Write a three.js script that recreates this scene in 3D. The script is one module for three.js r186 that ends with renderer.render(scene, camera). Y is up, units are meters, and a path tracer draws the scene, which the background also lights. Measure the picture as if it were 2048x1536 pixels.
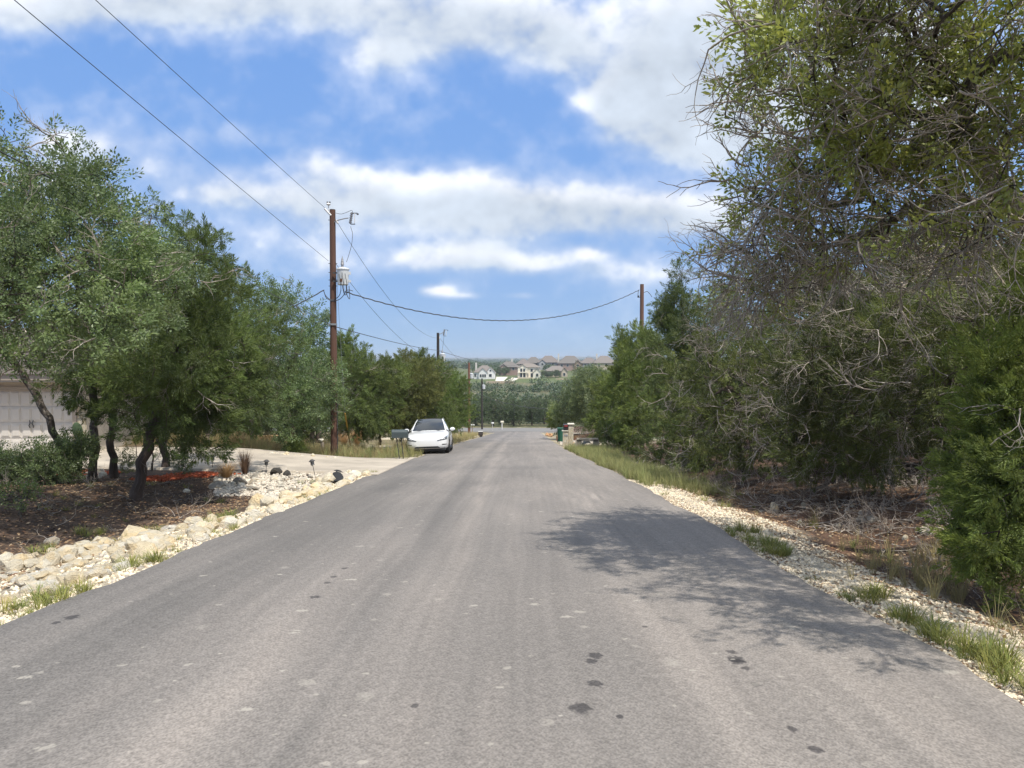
import * as THREE from 'three';
import { mergeGeometries } from 'three/addons/utils/BufferGeometryUtils.js';
import { RoundedBoxGeometry } from 'three/addons/geometries/RoundedBoxGeometry.js';
import { Brush, Evaluator, SUBTRACTION } from 'three-bvh-csg';

// ---------------------------------------------------------------- camera, sky, sun, exposure
const scene = new THREE.Scene();
const FOCAL = 1518;                                   // pixels of the 2048 x 1536 photograph
const camera = new THREE.PerspectiveCamera(2 * Math.atan(768 / FOCAL) * 180 / Math.PI, 4 / 3, 0.1, 30000);
camera.rotation.order = 'YXZ';
camera.position.set(0, 1.55, 0);
camera.rotation.set(-Math.atan(50 / FOCAL), Math.atan(30 / FOCAL), 0);
camera.updateMatrixWorld(true);
const renderer = new THREE.WebGLRenderer();
renderer.toneMapping = THREE.LinearToneMapping;
renderer.toneMappingExposure = 1.12;
renderer.shadowMap.enabled = true;
const SUN = new THREE.Vector3(0.27, 0.89, 0.33).normalize();
const sun = new THREE.DirectionalLight(new THREE.Color().setRGB(1, 0.94, 0.85), 4.3);
sun.name = 'sun'; sun.position.copy(SUN).multiplyScalar(120); sun.castShadow = true;
Object.assign(sun.shadow.camera, { left: -70, right: 70, top: 70, bottom: -70, near: 1, far: 300 });
scene.add(sun); scene.add(sun.target);
scene.fog = new THREE.FogExp2(new THREE.Color().setRGB(0.72, 0.82, 0.95), 0.0002);

// ---------------------------------------------------------------- helpers
const { clamp, lerp } = THREE.MathUtils;
const smooth = (a, b, x) => { const t = clamp((x - a) / (b - a), 0, 1); return t * t * (3 - 2 * t); };
function rng(seed) { let a = seed >>> 0; return () => { a = (a + 0x6d2b79f5) | 0; let t = Math.imul(a ^ (a >>> 15), 1 | a); t = (t + Math.imul(t ^ (t >>> 7), 61 | t)) ^ t; return ((t ^ (t >>> 14)) >>> 0) / 4294967296; }; }
const PERM = new Uint8Array(512), VAL = new Float32Array(256);
{ const r = rng(7); const p = [...Array(256).keys()]; for (let i = 255; i > 0; i--) { const j = Math.floor(r() * (i + 1)); [p[i], p[j]] = [p[j], p[i]]; } for (let i = 0; i < 512; i++) PERM[i] = p[i & 255]; for (let i = 0; i < 256; i++) VAL[i] = r() * 2 - 1; }
function noise(x, y) {                                // value noise, -1 .. 1
  const ix = Math.floor(x), iy = Math.floor(y); let fx = x - ix, fy = y - iy;
  fx = fx * fx * (3 - 2 * fx); fy = fy * fy * (3 - 2 * fy);
  const a = PERM[ix & 255], b = PERM[(ix + 1) & 255], j = iy & 255, k = (iy + 1) & 255;
  const v00 = VAL[PERM[a + j]], v10 = VAL[PERM[b + j]], v01 = VAL[PERM[a + k]], v11 = VAL[PERM[b + k]];
  return v00 + (v10 - v00) * fx + (v01 - v00 + (v00 - v10 - v01 + v11) * fx) * fy;
}
function fbm(x, y, n = 4) { let s = 0, a = 0.5; for (let i = 0; i < n; i++) { s += a * noise(x, y); x = x * 2.03 + 17.1; y = y * 2.03 + 9.7; a *= 0.5; } return s; }
// a pixel of the photograph at a surveyed depth, as a point of the place
function spot(px, py, depth) {
  const v = new THREE.Vector3((px - 1024) / FOCAL, (768 - py) / FOCAL, -1).applyQuaternion(camera.quaternion);
  return v.multiplyScalar(depth / -v.z).add(camera.position);
}
const taken = new Map();
function numbered(name) { const n = taken.get(name) ?? 0; taken.set(name, n + 1); return n ? name + '_' + String(n).padStart(3, '0') : name; }
function tag(o, label, category, group, kind) {
  if (label) o.userData.label = label; if (category) o.userData.category = category; if (group) o.userData.group = group; if (kind) o.userData.kind = kind; return o;
}
function add(o, name, parent = scene) { o.name = parent === scene ? numbered(name) : name; o.castShadow = o.receiveShadow = true; parent.add(o); return o; }
const mesh = (name, geo, mat, parent) => add(new THREE.Mesh(geo, mat), name, parent);
function thing(name, label, category, x, y, z, group) { const g = add(new THREE.Group(), name); g.position.set(x, y, z); return tag(g, label, category, group); }
function dup(o, label, x, y, z, turn = 0, s = 1) {
  const c = o.clone(); c.name = numbered(o.name.replace(/_\d{3}$/, '')); scene.add(c); c.userData = { ...o.userData, label };
  c.position.set(x, y, z); c.rotation.y = turn; c.scale.setScalar(s); return c;
}
class Geo {                                           // collects triangles
  constructor() { this.p = []; this.n = []; this.u = []; this.i = []; this.c = null; }
  v(x, y, z, nx, ny, nz, u = 0, w = 0) { this.p.push(x, y, z); this.n.push(nx, ny, nz); this.u.push(u, w); return this.p.length / 3 - 1; }
  tri(a, b, c) { this.i.push(a, b, c); }
  flat(a, b, c) {                                     // one free triangle
    const ux = b[0] - a[0], uy = b[1] - a[1], uz = b[2] - a[2], vx = c[0] - a[0], vy = c[1] - a[1], vz = c[2] - a[2];
    let nx = uy * vz - uz * vy, ny = uz * vx - ux * vz, nz = ux * vy - uy * vx; const l = Math.hypot(nx, ny, nz) || 1; nx /= l; ny /= l; nz /= l;
    this.tri(this.v(...a, nx, ny, nz, 0, 0), this.v(...b, nx, ny, nz, 1, 0), this.v(...c, nx, ny, nz, 0.5, 1));
  }
  quad(a, b, c, d) { this.flat(a, b, c); this.flat(a, c, d); }
  tube(pts, rad, sides = 6, cap = true) {             // pts: Vector3[]
    const T = new THREE.Vector3(), A = new THREE.Vector3(), B = new THREE.Vector3(); let len = 0, prev = null; const ref = new THREE.Vector3();
    for (let k = 0; k < pts.length; k++) {
      T.subVectors(pts[Math.min(k + 1, pts.length - 1)], pts[Math.max(k - 1, 0)]).normalize();
      if (!k) { ref.set(1, 0, 0); if (Math.abs(T.x) > 0.8) ref.set(0, 0, 1); } else len += pts[k].distanceTo(pts[k - 1]);
      A.copy(ref).addScaledVector(T, -ref.dot(T)).normalize(); ref.copy(A); B.crossVectors(T, A);
      const row = [];
      for (let s = 0; s <= sides; s++) {
        const a = s / sides * Math.PI * 2, c = Math.cos(a), q = Math.sin(a), nx = A.x * c + B.x * q, ny = A.y * c + B.y * q, nz = A.z * c + B.z * q, r = rad[k];
        row.push(this.v(pts[k].x + nx * r, pts[k].y + ny * r, pts[k].z + nz * r, nx, ny, nz, s / sides, len));
      }
      if (prev) for (let s = 0; s < sides; s++) { this.tri(prev[s], prev[s + 1], row[s + 1]); this.tri(prev[s], row[s + 1], row[s]); }
      prev = row;
    }
    if (cap) { const e = pts[pts.length - 1], m = this.v(e.x, e.y, e.z, T.x, T.y, T.z, 0.5, len); for (let s = 0; s < sides; s++) this.tri(prev[s], prev[s + 1], m); }
    return this;
  }
  build() {
    const g = new THREE.BufferGeometry();
    g.setAttribute('position', new THREE.Float32BufferAttribute(this.p, 3)); g.setAttribute('normal', new THREE.Float32BufferAttribute(this.n, 3)); g.setAttribute('uv', new THREE.Float32BufferAttribute(this.u, 2));
    if (this.c) g.setAttribute('color', new THREE.Float32BufferAttribute(this.c, 3));
    g.setIndex(this.i); return g;
  }
}
const V = (x, y, z) => new THREE.Vector3(x, y, z);
function box(w, h, d, x = 0, y = 0, z = 0, bevel = 0) { const g = bevel ? new RoundedBoxGeometry(w, h, d, 2, bevel) : new THREE.BoxGeometry(w, h, d); return g.translate(x, y, z); }
const cyl = (r0, r1, h, x = 0, y = 0, z = 0, s = 16) => new THREE.CylinderGeometry(r1, r0, h, s).translate(x, y, z);
const merge = (list) => mergeGeometries(list.map((g) => (g.index ? g.toNonIndexed() : g)));
function instanced(name, geo, mat, mats, parent = scene, colors) {
  const m = add(new THREE.InstancedMesh(geo, mat, mats.length), name, parent), c = new THREE.Color();
  mats.forEach((x, i) => m.setMatrixAt(i, x)); if (colors) colors.forEach((k, i) => m.setColorAt(i, c.setRGB(...k)));
  m.userData.kind = 'stuff'; return m;
}
const Q = new THREE.Quaternion(), Q2 = new THREE.Quaternion(), UPV = V(0, 1, 0);
function place(pos, dir, roll, s, flat) {             // y axis of the copy along dir
  Q.setFromUnitVectors(UPV, dir); Q2.setFromAxisAngle(UPV, roll); Q.multiply(Q2);
  return new THREE.Matrix4().compose(pos, Q, typeof s === 'number' ? V(s, s, s) : s);
}
const rgb = (r, g, b) => new THREE.Color().setRGB(r, g, b);
const std = (r, g, b, rough = 0.85, more = {}) => new THREE.MeshStandardMaterial({ color: rgb(r, g, b), roughness: rough, ...more });
function texture(w, h, fn, { srgb = false, repeat = [1, 1], wrap = THREE.RepeatWrapping } = {}) {   // fn(x, y, out) gives linear 0..1
  const data = new Uint8Array(w * h * 4), o = [0, 0, 0];
  for (let y = 0; y < h; y++) for (let x = 0; x < w; x++) {
    fn(x, y, o); const k = (y * w + x) * 4;
    for (let c = 0; c < 3; c++) { let q = clamp(o[c], 0, 1); if (srgb) q = q <= 0.0031308 ? q * 12.92 : 1.055 * Math.pow(q, 1 / 2.4) - 0.055; data[k + c] = q * 255 + 0.5; }
    data[k + 3] = 255;
  }
  const t = new THREE.DataTexture(data, w, h); t.wrapS = t.wrapT = wrap; t.magFilter = THREE.LinearFilter; t.minFilter = THREE.LinearMipmapLinearFilter; t.generateMipmaps = true;
  t.repeat.set(...repeat); if (srgb) t.colorSpace = THREE.SRGBColorSpace; t.needsUpdate = true; return t;
}
const again = (t, rx, ry) => { const c = t.clone(); c.repeat.set(rx, ry); return c; };
// tileable fbm: period p cells
function tnoise(x, y, p) {
  const ix = Math.floor(x), iy = Math.floor(y); let fx = x - ix, fy = y - iy; fx = fx * fx * (3 - 2 * fx); fy = fy * fy * (3 - 2 * fy);
  const m = (k) => ((k % p) + p) % p, a = PERM[m(ix)], b = PERM[m(ix + 1)], j = m(iy), k = m(iy + 1);
  return lerp(lerp(VAL[PERM[a + j]], VAL[PERM[b + j]], fx), lerp(VAL[PERM[a + k]], VAL[PERM[b + k]], fx), fy);
}
function tfbm(u, v, p, n) { let s = 0, a = 0.5; for (let i = 0; i < n; i++) { s += a * tnoise(u * p, v * p, p); p *= 2; a *= 0.55; if (p > 256) break; } return s; }

// ---------------------------------------------------------------- the sky: air and clouds
{
  const W = 4096, H = 2048, data = new Float32Array(W * H * 4);
  // cumulus seen ahead: tangent-plane centres and radii (u right, v up), weight, raggedness
  const P = (px, py, rx, ry, w) => [(px - 1054) / FOCAL, (718 - py) / FOCAL, rx / FOCAL, ry / FOCAL, w];
  const lobes = [
    P(80, 20, 260, 70, .95), P(330, 5, 230, 70, .95), P(560, 10, 260, 75, .9), P(830, 15, 240, 85, .85), P(770, 105, 110, 75, .85), P(910, 80, 130, 80, .8), P(1060, 60, 150, 90, .95), P(1130, 110, 90, 70, .7),
    P(1225, 205, 90, 85, 1.1), P(1290, 150, 120, 95, 1.1), P(1390, 170, 150, 130, 1.1), P(1470, 260, 150, 100, 1.2), P(1360, 270, 160, 70, 1.1), P(1330, 40, 140, 70, .8), P(1540, 60, 200, 160, 1.2), P(1750, 200, 260, 220, 1),
    P(180, 285, 150, 55, .72), P(300, 330, 120, 40, .5), P(480, 275, 190, 35, .5), P(90, 350, 140, 70, .6),
    P(640, 330, 70, 50, .75), P(450, 385, 200, 55, .9), P(620, 400, 140, 60, .85), P(790, 390, 150, 60, 1.15), P(930, 400, 150, 66, 1.15), P(1100, 405, 170, 62, 1.15), P(1270, 415, 170, 60, 1.0), P(1420, 430, 150, 66, .85), P(1050, 455, 420, 40, .7),
    P(830, 520, 120, 34, .72), P(950, 512, 110, 36, 1.1), P(1060, 528, 110, 28, .8), P(1170, 512, 46, 20, .95), P(1250, 540, 170, 40, .5), P(660, 520, 60, 36, .7), P(870, 584, 50, 20, 1.0), P(930, 592, 40, 9, .6), P(1040, 592, 46, 10, .5), P(560, 480, 260, 46, .45), P(1300, 560, 160, 30, .4),
  ];
  function field(u, v) {
    const wu = u + .022 * fbm(u * 18 + 3, v * 26, 4), wv = v + .014 * fbm(u * 18 + 40, v * 26 + 9, 4); let s = 1;
    for (const [cu, cv, ru, rv, w] of lobes) { const k = Math.min(1, rv * 26), a = (lerp(u, wu, k) - cu) / ru, b = (lerp(v, wv, k) - cv) / rv, q = a * a + b * b * (b < 0 ? 1.5 : 1); if (q < 5) s *= 1 - .86 * Math.min(w, 1.12) * Math.exp(-q * 1.25); }
    return 1 - s;
  }
  const out = (x, y, z) => { const k = 1 / (y + 0.16), a = x * k * .85 + 5, b = z * k * .85 + 2; return .5 + 1.1 * fbm(a, b, 3); };
  for (let r = 0; r < H; r++) {
    const el = ((r + .5) / H - .5) * Math.PI, y = Math.sin(el), ce = Math.cos(el);
    for (let c = 0; c < W; c++) {
      const az = ((c + .5) / W - .5) * 2 * Math.PI, x = Math.cos(az) * ce, z = Math.sin(az) * ce, k = (r * W + c) * 4;
      if (y < -0.02) { data[k] = .30; data[k + 1] = .30; data[k + 2] = .30; data[k + 3] = 1; continue; }
      const h = Math.max(y, 0), g = Math.exp(-h * 7.5), up = smooth(0, .6, h);
      let R = lerp(.165, .37, g) * lerp(1, .85, up), G = lerp(.365, .53, g) * lerp(1, .85, up), B = lerp(.80, .72, g) * lerp(1, .88, up);
      const cs = x * SUN.x + y * SUN.y + z * SUN.z, glow = Math.pow(Math.max(cs, 0), 10) * .25; R += glow; G += glow; B += glow * .9;
      // clouds
      let D, A, fine;
      const front = -z > 0.15 ? smooth(.15, .45, -z) : 0; let u = 0, v = 0, m = 0;
      if (front) { u = x / -z; v = y / -z; m = front * (1 - smooth(.78, 1.15, Math.abs(u))) * (1 - smooth(.5, .8, v)); }
      const og = m < 1 ? out(x, y, z) : 0;
      if (m > 0) { fine = fbm(u * 13, v * 21, 6) + .5 * fbm(u * 48 + 8, v * 60, 4); const f0 = field(u, v), f1 = field(u - .006, v + .02); D = lerp(og, f0 + .36 * fine, m); A = lerp(og * .8, f1, m); }
      else { const kk = 1 / (y + .16); fine = fbm(x * kk * 5, z * kk * 5, 4); D = og + .30 * fine; A = og * .8; }
      const low = smooth(.005, .09, h), crisp = smooth(.42, .84, D) * lerp(.6, .92, low), soft = smooth(-.05, .85, D) * .55, cover = 1 - (1 - crisp) * (1 - soft), thick = smooth(.30, .95, A);
      const bright = lerp(1.0, .76, thick) + .16 * fine;
      const cr = bright * lerp(.80, lerp(.94, .80, thick), low), cg = bright * lerp(.89, lerp(.965, .895, thick), low), cb = bright * 1.02;
      const veil = .10 + .10 * smooth(-.2, .5, fine);                // thin high haze
      R = lerp(R, .78, veil * .35); G = lerp(G, .82, veil * .35); B = lerp(B, .92, veil * .35);
      data[k] = lerp(R, cr, cover); data[k + 1] = lerp(G, cg, cover); data[k + 2] = lerp(B, cb, cover); data[k + 3] = 1;
    }
  }
  const t = new THREE.DataTexture(data, W, H, THREE.RGBAFormat, THREE.FloatType); t.mapping = THREE.EquirectangularReflectionMapping; t.magFilter = t.minFilter = THREE.LinearFilter; t.needsUpdate = true;
  scene.background = t; scene.environment = t;
}

// ---------------------------------------------------------------- the lie of the land (x to the right, d = -z ahead)
const PROFILE = [[-400, 30], [-60, 4.3], [0, 0], [12, -.864], [20, -1.492], [48, -3.87], [112, -9.31], [118, -9.7], [127, -9.9], [150, -11.2], [200, -14.5], [300, -12.9], [400, -11.6], [407, -11.0], [440, -8.9], [480, -8.2], [540, -5.9], [640, -6.5], [800, -9], [1200, -11], [4800, -14], [6300, 2], [7500, 13], [9000, 10], [20000, 4]];
function roadY(d) { let k = 1; while (k < PROFILE.length - 1 && PROFILE[k][0] < d) k++; const [a, p] = PROFILE[k - 1], [b, q] = PROFILE[k]; return lerp(p, q, clamp((d - a) / (b - a), 0, 1)); }
const bend = (d) => -.75 * smooth(0, 48, d);
const edgeL = (d) => -3.78 + bend(d) + .07 * noise(d * .7, 3) + .03 * noise(d * 3.1, 8);
const edgeR = (d) => 2.69 + bend(d) + .07 * noise(d * .6, 23) + .03 * noise(d * 2.9, 18);
const driveIn = (x, d) => smooth(20.6, 21.3, d + .03 * x) * (1 - smooth(26.6, 27.4, d));       // 1 on the driveway strip
function driveY(x, d) { const t = smooth(0, 7, edgeL(d) - x); return lerp(roadY(d), -1.62, t); }
function ground(x, d) {
  let y = roadY(d); const l = edgeL(d) - x, r = x - edgeR(d);
  if (d > 128) {
    const far = smooth(1500, 6000, d);
    y += fbm(x * .02, d * .02, 3) * 1.2 * smooth(128, 180, d) * (1 - far) * (1 - smooth(396, 404, d) * (1 - smooth(600, 660, d)) * .9);
    y += far * (fbm(x * .0011 + 4, 1.5, 3) * 6 + 17 * Math.exp(-(((x - 420) / 120) ** 2)) + 20 * Math.exp(-(((x - 790) / 210) ** 2)) + 6 * Math.exp(-(((x + 900) / 900) ** 2)));
    return y;
  }
  const rough = .05 * fbm(x * .9, d * .9, 3) + .03 * noise(x * 3, d * 3);
  if (l > 0) {
    const dry = driveIn(x, d), flatNear = smooth(16, 20.5, d) * (1 - smooth(29, 36, d)) * smooth(4, 9, l);
    let g = y - .03 - .36 * Math.exp(-(((l - 2.9) / 1.7) ** 2)) * smooth(1, 5, d) * (1 - smooth(16.5, 20.2, d) * .85) * (1 - smooth(29, 33, d)) + rough * smooth(0, .8, l);
    g = lerp(g, -1.62 + rough * .5, flatNear);
    return lerp(g, driveY(x, d) - .05, dry);
  }
  if (r > 0) return y - .03 - .26 * Math.exp(-(((r - 2.1) / 1.1) ** 2)) * (1 - smooth(28, 34, d)) + clamp((r - 3.4) * .07, 0, .5) + rough * smooth(0, .8, r);
  return y - .06;
}
// where the line of sight through a pixel meets the ground
function onGround(px, py) {
  const v = new THREE.Vector3((px - 1024) / FOCAL, (768 - py) / FOCAL, -1).applyQuaternion(camera.quaternion); v.multiplyScalar(1 / -v.z);
  let d = 2; while (d < 800) { const x = v.x * d, y = 1.55 + v.y * d; if (y <= ground(x, d)) break; d += .02 + d * .0006; }
  return V(v.x * d, ground(v.x * d, d), -d);
}
// ---------------------------------------------------------------- surfaces
const grainMap = texture(512, 512, (x, y, o) => { const f = tfbm(x / 512, y / 512, 16, 5), s = VAL[PERM[(PERM[x & 255] + y * 7) & 255]]; const q = .5 + .55 * f + .12 * s; o[0] = o[1] = o[2] = q; });
const speckMap = texture(512, 512, (x, y, o) => { const s = tnoise(x / 2.2, y / 2.2, 233) * .5 + tnoise(x / 4, y / 4, 128) * .4; const q = .5 + .5 * s; o[0] = o[1] = o[2] = q; });
const soilMap = texture(1024, 1024, (x, y, o) => {
  const u = x / 1024, v = y / 1024, a = tfbm(u, v, 6, 6), b = tnoise(u * 180, v * 180, 180), c = tnoise(u * 90 + 7, v * 90, 90); const q = .62 + .45 * a + .16 * b + .12 * c;
  const pale = c > .55 ? .18 : 0; o[0] = q + pale; o[1] = q * .985 + pale; o[2] = q * .96 + pale * .9;
}, { srgb: true });
// asphalt, with wheel tracks, dust and drips where they lie on the road
const drips = [[1190, 1310, .05], [1183, 1321, .035], [1191, 1365, .04], [1161, 1415, .055], [1462, 1303, .03], [1472, 1318, .05], [1476, 1324, .045], [1492, 1337, .03], [1511, 1369, .03], [1585, 1458, .025], [1632, 1500, .03], [630, 1195, .04], [655, 1167, .03], [668, 1155, .03], [690, 1138, .03], [143, 1236, .05], [112, 1247, .03], [1290, 1252, .02], [830, 1412, .02], [1240, 1432, .02]].map(([px, py, r]) => { const v = spot(px, py, 1); let d = 2; while (1.55 + (v.y - 1.55) * d > roadY(d)) d += .01; return [v.x * d, d, r]; });
const splats = (() => { const r = rng(91), a = []; for (let i = 0; i < 420; i++) { const d = 2.5 + 40 * r() * r(); a.push([lerp(-3.7, 2.6, r()), d, .012 + .05 * r() * r(), r()]); } return a; })();
const cell = new Map(); for (const s of splats) { const k = Math.floor(s[1] * 2) * 64 + Math.floor((s[0] + 8) * 2); if (!cell.has(k)) cell.set(k, []); cell.get(k).push(s); }
function asphalt(x, d, o, fine) {
  const xr = x - bend(d), wob = .18 * noise(d * .12, 5) + .05 * noise(d * .5, 9), X = xr + wob;
  let dust = .32 * Math.exp(-(((X + .72) / .17) ** 2)) + .26 * Math.exp(-(((X + 1.75) / .22) ** 2)) + .22 * Math.exp(-(((X - .95) / .28) ** 2)) + .18 * Math.exp(-(((X - 1.9) / .4) ** 2)) + .22 * Math.exp(-(((X - 2.55) / .25) ** 2));
  dust *= .65 + .9 * fbm(x * 1.3, d * .16, 3) + .35 * noise(x * 9, d * 1.1);
  dust += .30 * fbm(x * .7 + 3, d * .35, 3) + .22 * Math.max(0, fbm(x * 5.2, d * .5 + 30, 3));
  dust += .5 * Math.exp(-(((xr - 1.35) / .3) ** 2) - (((d - 13.2 - .6 * xr) / 1.5) ** 2)) * (.6 + .8 * noise(x * 14, d * 1.5));
  dust += .10 * smooth(-.6, 1.5, X); dust -= .24 * Math.exp(-(((X + 2.85) / .6) ** 2)) + .2 * Math.exp(-(((X + 1.2) / .13) ** 2)) + .10 * smooth(-3.2, -3.7, xr);
  let q = .185 + .15 * clamp(dust, -.6, 1.3);
  q *= 1 + .05 * fbm(x * .25, d * .1, 2);
  q *= 1 + .06 * noise(x * 13 + wob * 8, d * .3) + .05 * noise(x * 37 + wob * 20, d * .7 + 9);
  let warm = clamp(.5 + dust, 0, 1);
  if (fine) q *= 1 + .09 * noise(x * 55, d * 55) + .32 * noise(x * 128, d * 128) + .05 * noise(x * 23, d * 23) + .10 * Math.max(0, noise(x * 90 + 50, d * 80) - .5) * 4;
  else q *= 1 + .10 * noise(x * 26, d * 10);
  let cr = q * lerp(1.03, 1.10, warm), cg = q * lerp(.97, .975, warm), cb = q * lerp(.90, .86, warm);
  for (const [a, b, r] of drips) { const e = Math.hypot((x - a) * 1, (d - b) * .8) / r; if (e < 1.6) { const s = smooth(1.25, .75, e + .35 * noise(x * 60, d * 60)); cr *= 1 - .62 * s; cg *= 1 - .62 * s; cb *= 1 - .6 * s; } }
  const kx = Math.floor((x + 8) * 2), kd = Math.floor(d * 2);
  for (let i = -1; i < 2; i++) for (let j = -1; j < 2; j++) for (const [a, b, r, t] of cell.get((kd + i) * 64 + kx + j) ?? []) {
    const e = Math.hypot(x - a, (d - b) * (.6 + t)) / r; if (e < 2) { const s = smooth(1.15, .5, e + .6 * noise(x * 70, d * 70)) * (.25 + .5 * t); cr = lerp(cr, .42, s); cg = lerp(cg, .39, s); cb = lerp(cb, .335, s); }
  }
  o[0] = cr; o[1] = cg; o[2] = cb;
}
const NEAR = 14, roadNear = texture(2048, 2048, (x, y, o) => asphalt(-4.3 + (x + .5) / 2048 * 7.5, (y + .5) / 2048 * NEAR, o, true), { srgb: true, wrap: THREE.ClampToEdgeWrapping });
const roadFar = texture(1024, 2048, (x, y, o) => asphalt(-5.3 + (x + .5) / 1024 * 8, NEAR + (y + .5) / 2048 * 106, o, false), { srgb: true, wrap: THREE.ClampToEdgeWrapping });
const matRoadNear = new THREE.MeshStandardMaterial({ map: roadNear, roughness: .88, bumpMap: again(speckMap, 7.5 / 1.1, NEAR / 1.1), bumpScale: .004 });
const matRoadFar = new THREE.MeshStandardMaterial({ map: roadFar, roughness: .88, bumpMap: again(speckMap, 8 / 1.1, 106 / 1.1), bumpScale: .004 });
const concreteMap = texture(512, 512, (x, y, o) => { const u = x / 512, v = y / 512, a = tfbm(u, v, 4, 6), b = tnoise(u * 128, v * 128, 128); const q = .84 + .26 * a + .05 * b; o[0] = q; o[1] = q * .97; o[2] = q * .92; }, { srgb: true });
const matConcrete = new THREE.MeshStandardMaterial({ color: rgb(.52, .47, .40), map: again(concreteMap, .35, .35), roughness: .9, bumpMap: again(grainMap, 1, 1), bumpScale: .006 });
const matGround = new THREE.MeshStandardMaterial({ vertexColors: true, map: again(soilMap, .4, .4), roughness: .95, bumpMap: again(grainMap, .9, .9), bumpScale: .03 });
const barkMap = texture(256, 512, (x, y, o) => { const u = x / 256, v = y / 512, a = tnoise(u * 24, v * 8, 8) * .5 + tnoise(u * 48 + 3, v * 16, 16) * .35 + tnoise(u * 64, v * 64, 64) * .25; const q = .62 + .42 * a; o[0] = q; o[1] = q * .95; o[2] = q * .9; }, { srgb: true });
const lichenMap = texture(256, 256, (x, y, o) => { const u = x / 256, v = y / 256, a = tfbm(u, v, 8, 5), s = smooth(.05, .22, a); o[0] = lerp(.46, .90, s); o[1] = lerp(.42, .88, s); o[2] = lerp(.38, .83, s); }, { srgb: true });
const matOakBark = new THREE.MeshStandardMaterial({ color: rgb(.28, .25, .225), map: again(lichenMap, 2, 2.5), roughness: .95, bumpMap: again(barkMap, 2, 1.2), bumpScale: .03 });
const matCedarBark = new THREE.MeshStandardMaterial({ color: rgb(.19, .15, .125), map: again(barkMap, 3, .7), roughness: .95, bumpMap: again(barkMap, 3, .7), bumpScale: .04 });
const matDeadTwig = new THREE.MeshStandardMaterial({ color: rgb(.62, .58, .53), map: again(lichenMap, 1, 4), roughness: .9 });
const leaf = (r, g, b, rough, t, coat = 0) => new THREE.MeshPhysicalMaterial({ color: rgb(r, g, b), roughness: rough, transmission: t, thickness: 0, side: THREE.DoubleSide, clearcoat: coat, clearcoatRoughness: .38, specularIntensity: .7 });
const matOakLeaf = leaf(.165, .205, .072, .9, .45, .8), matCedarLeaf = leaf(.120, .155, .046, .95, .36), matGrass = leaf(.21, .26, .075, .9, .35), matDryGrass = leaf(.42, .33, .16, .9, .3);

const BEDS = [[178, 948, .8, .5], [315, 958, .6, .45], [405, 950, .95, .6]].map(([px, py, a, b]) => { const p = onGround(px, py); return [p.x, -p.z, a, b]; });
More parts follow.
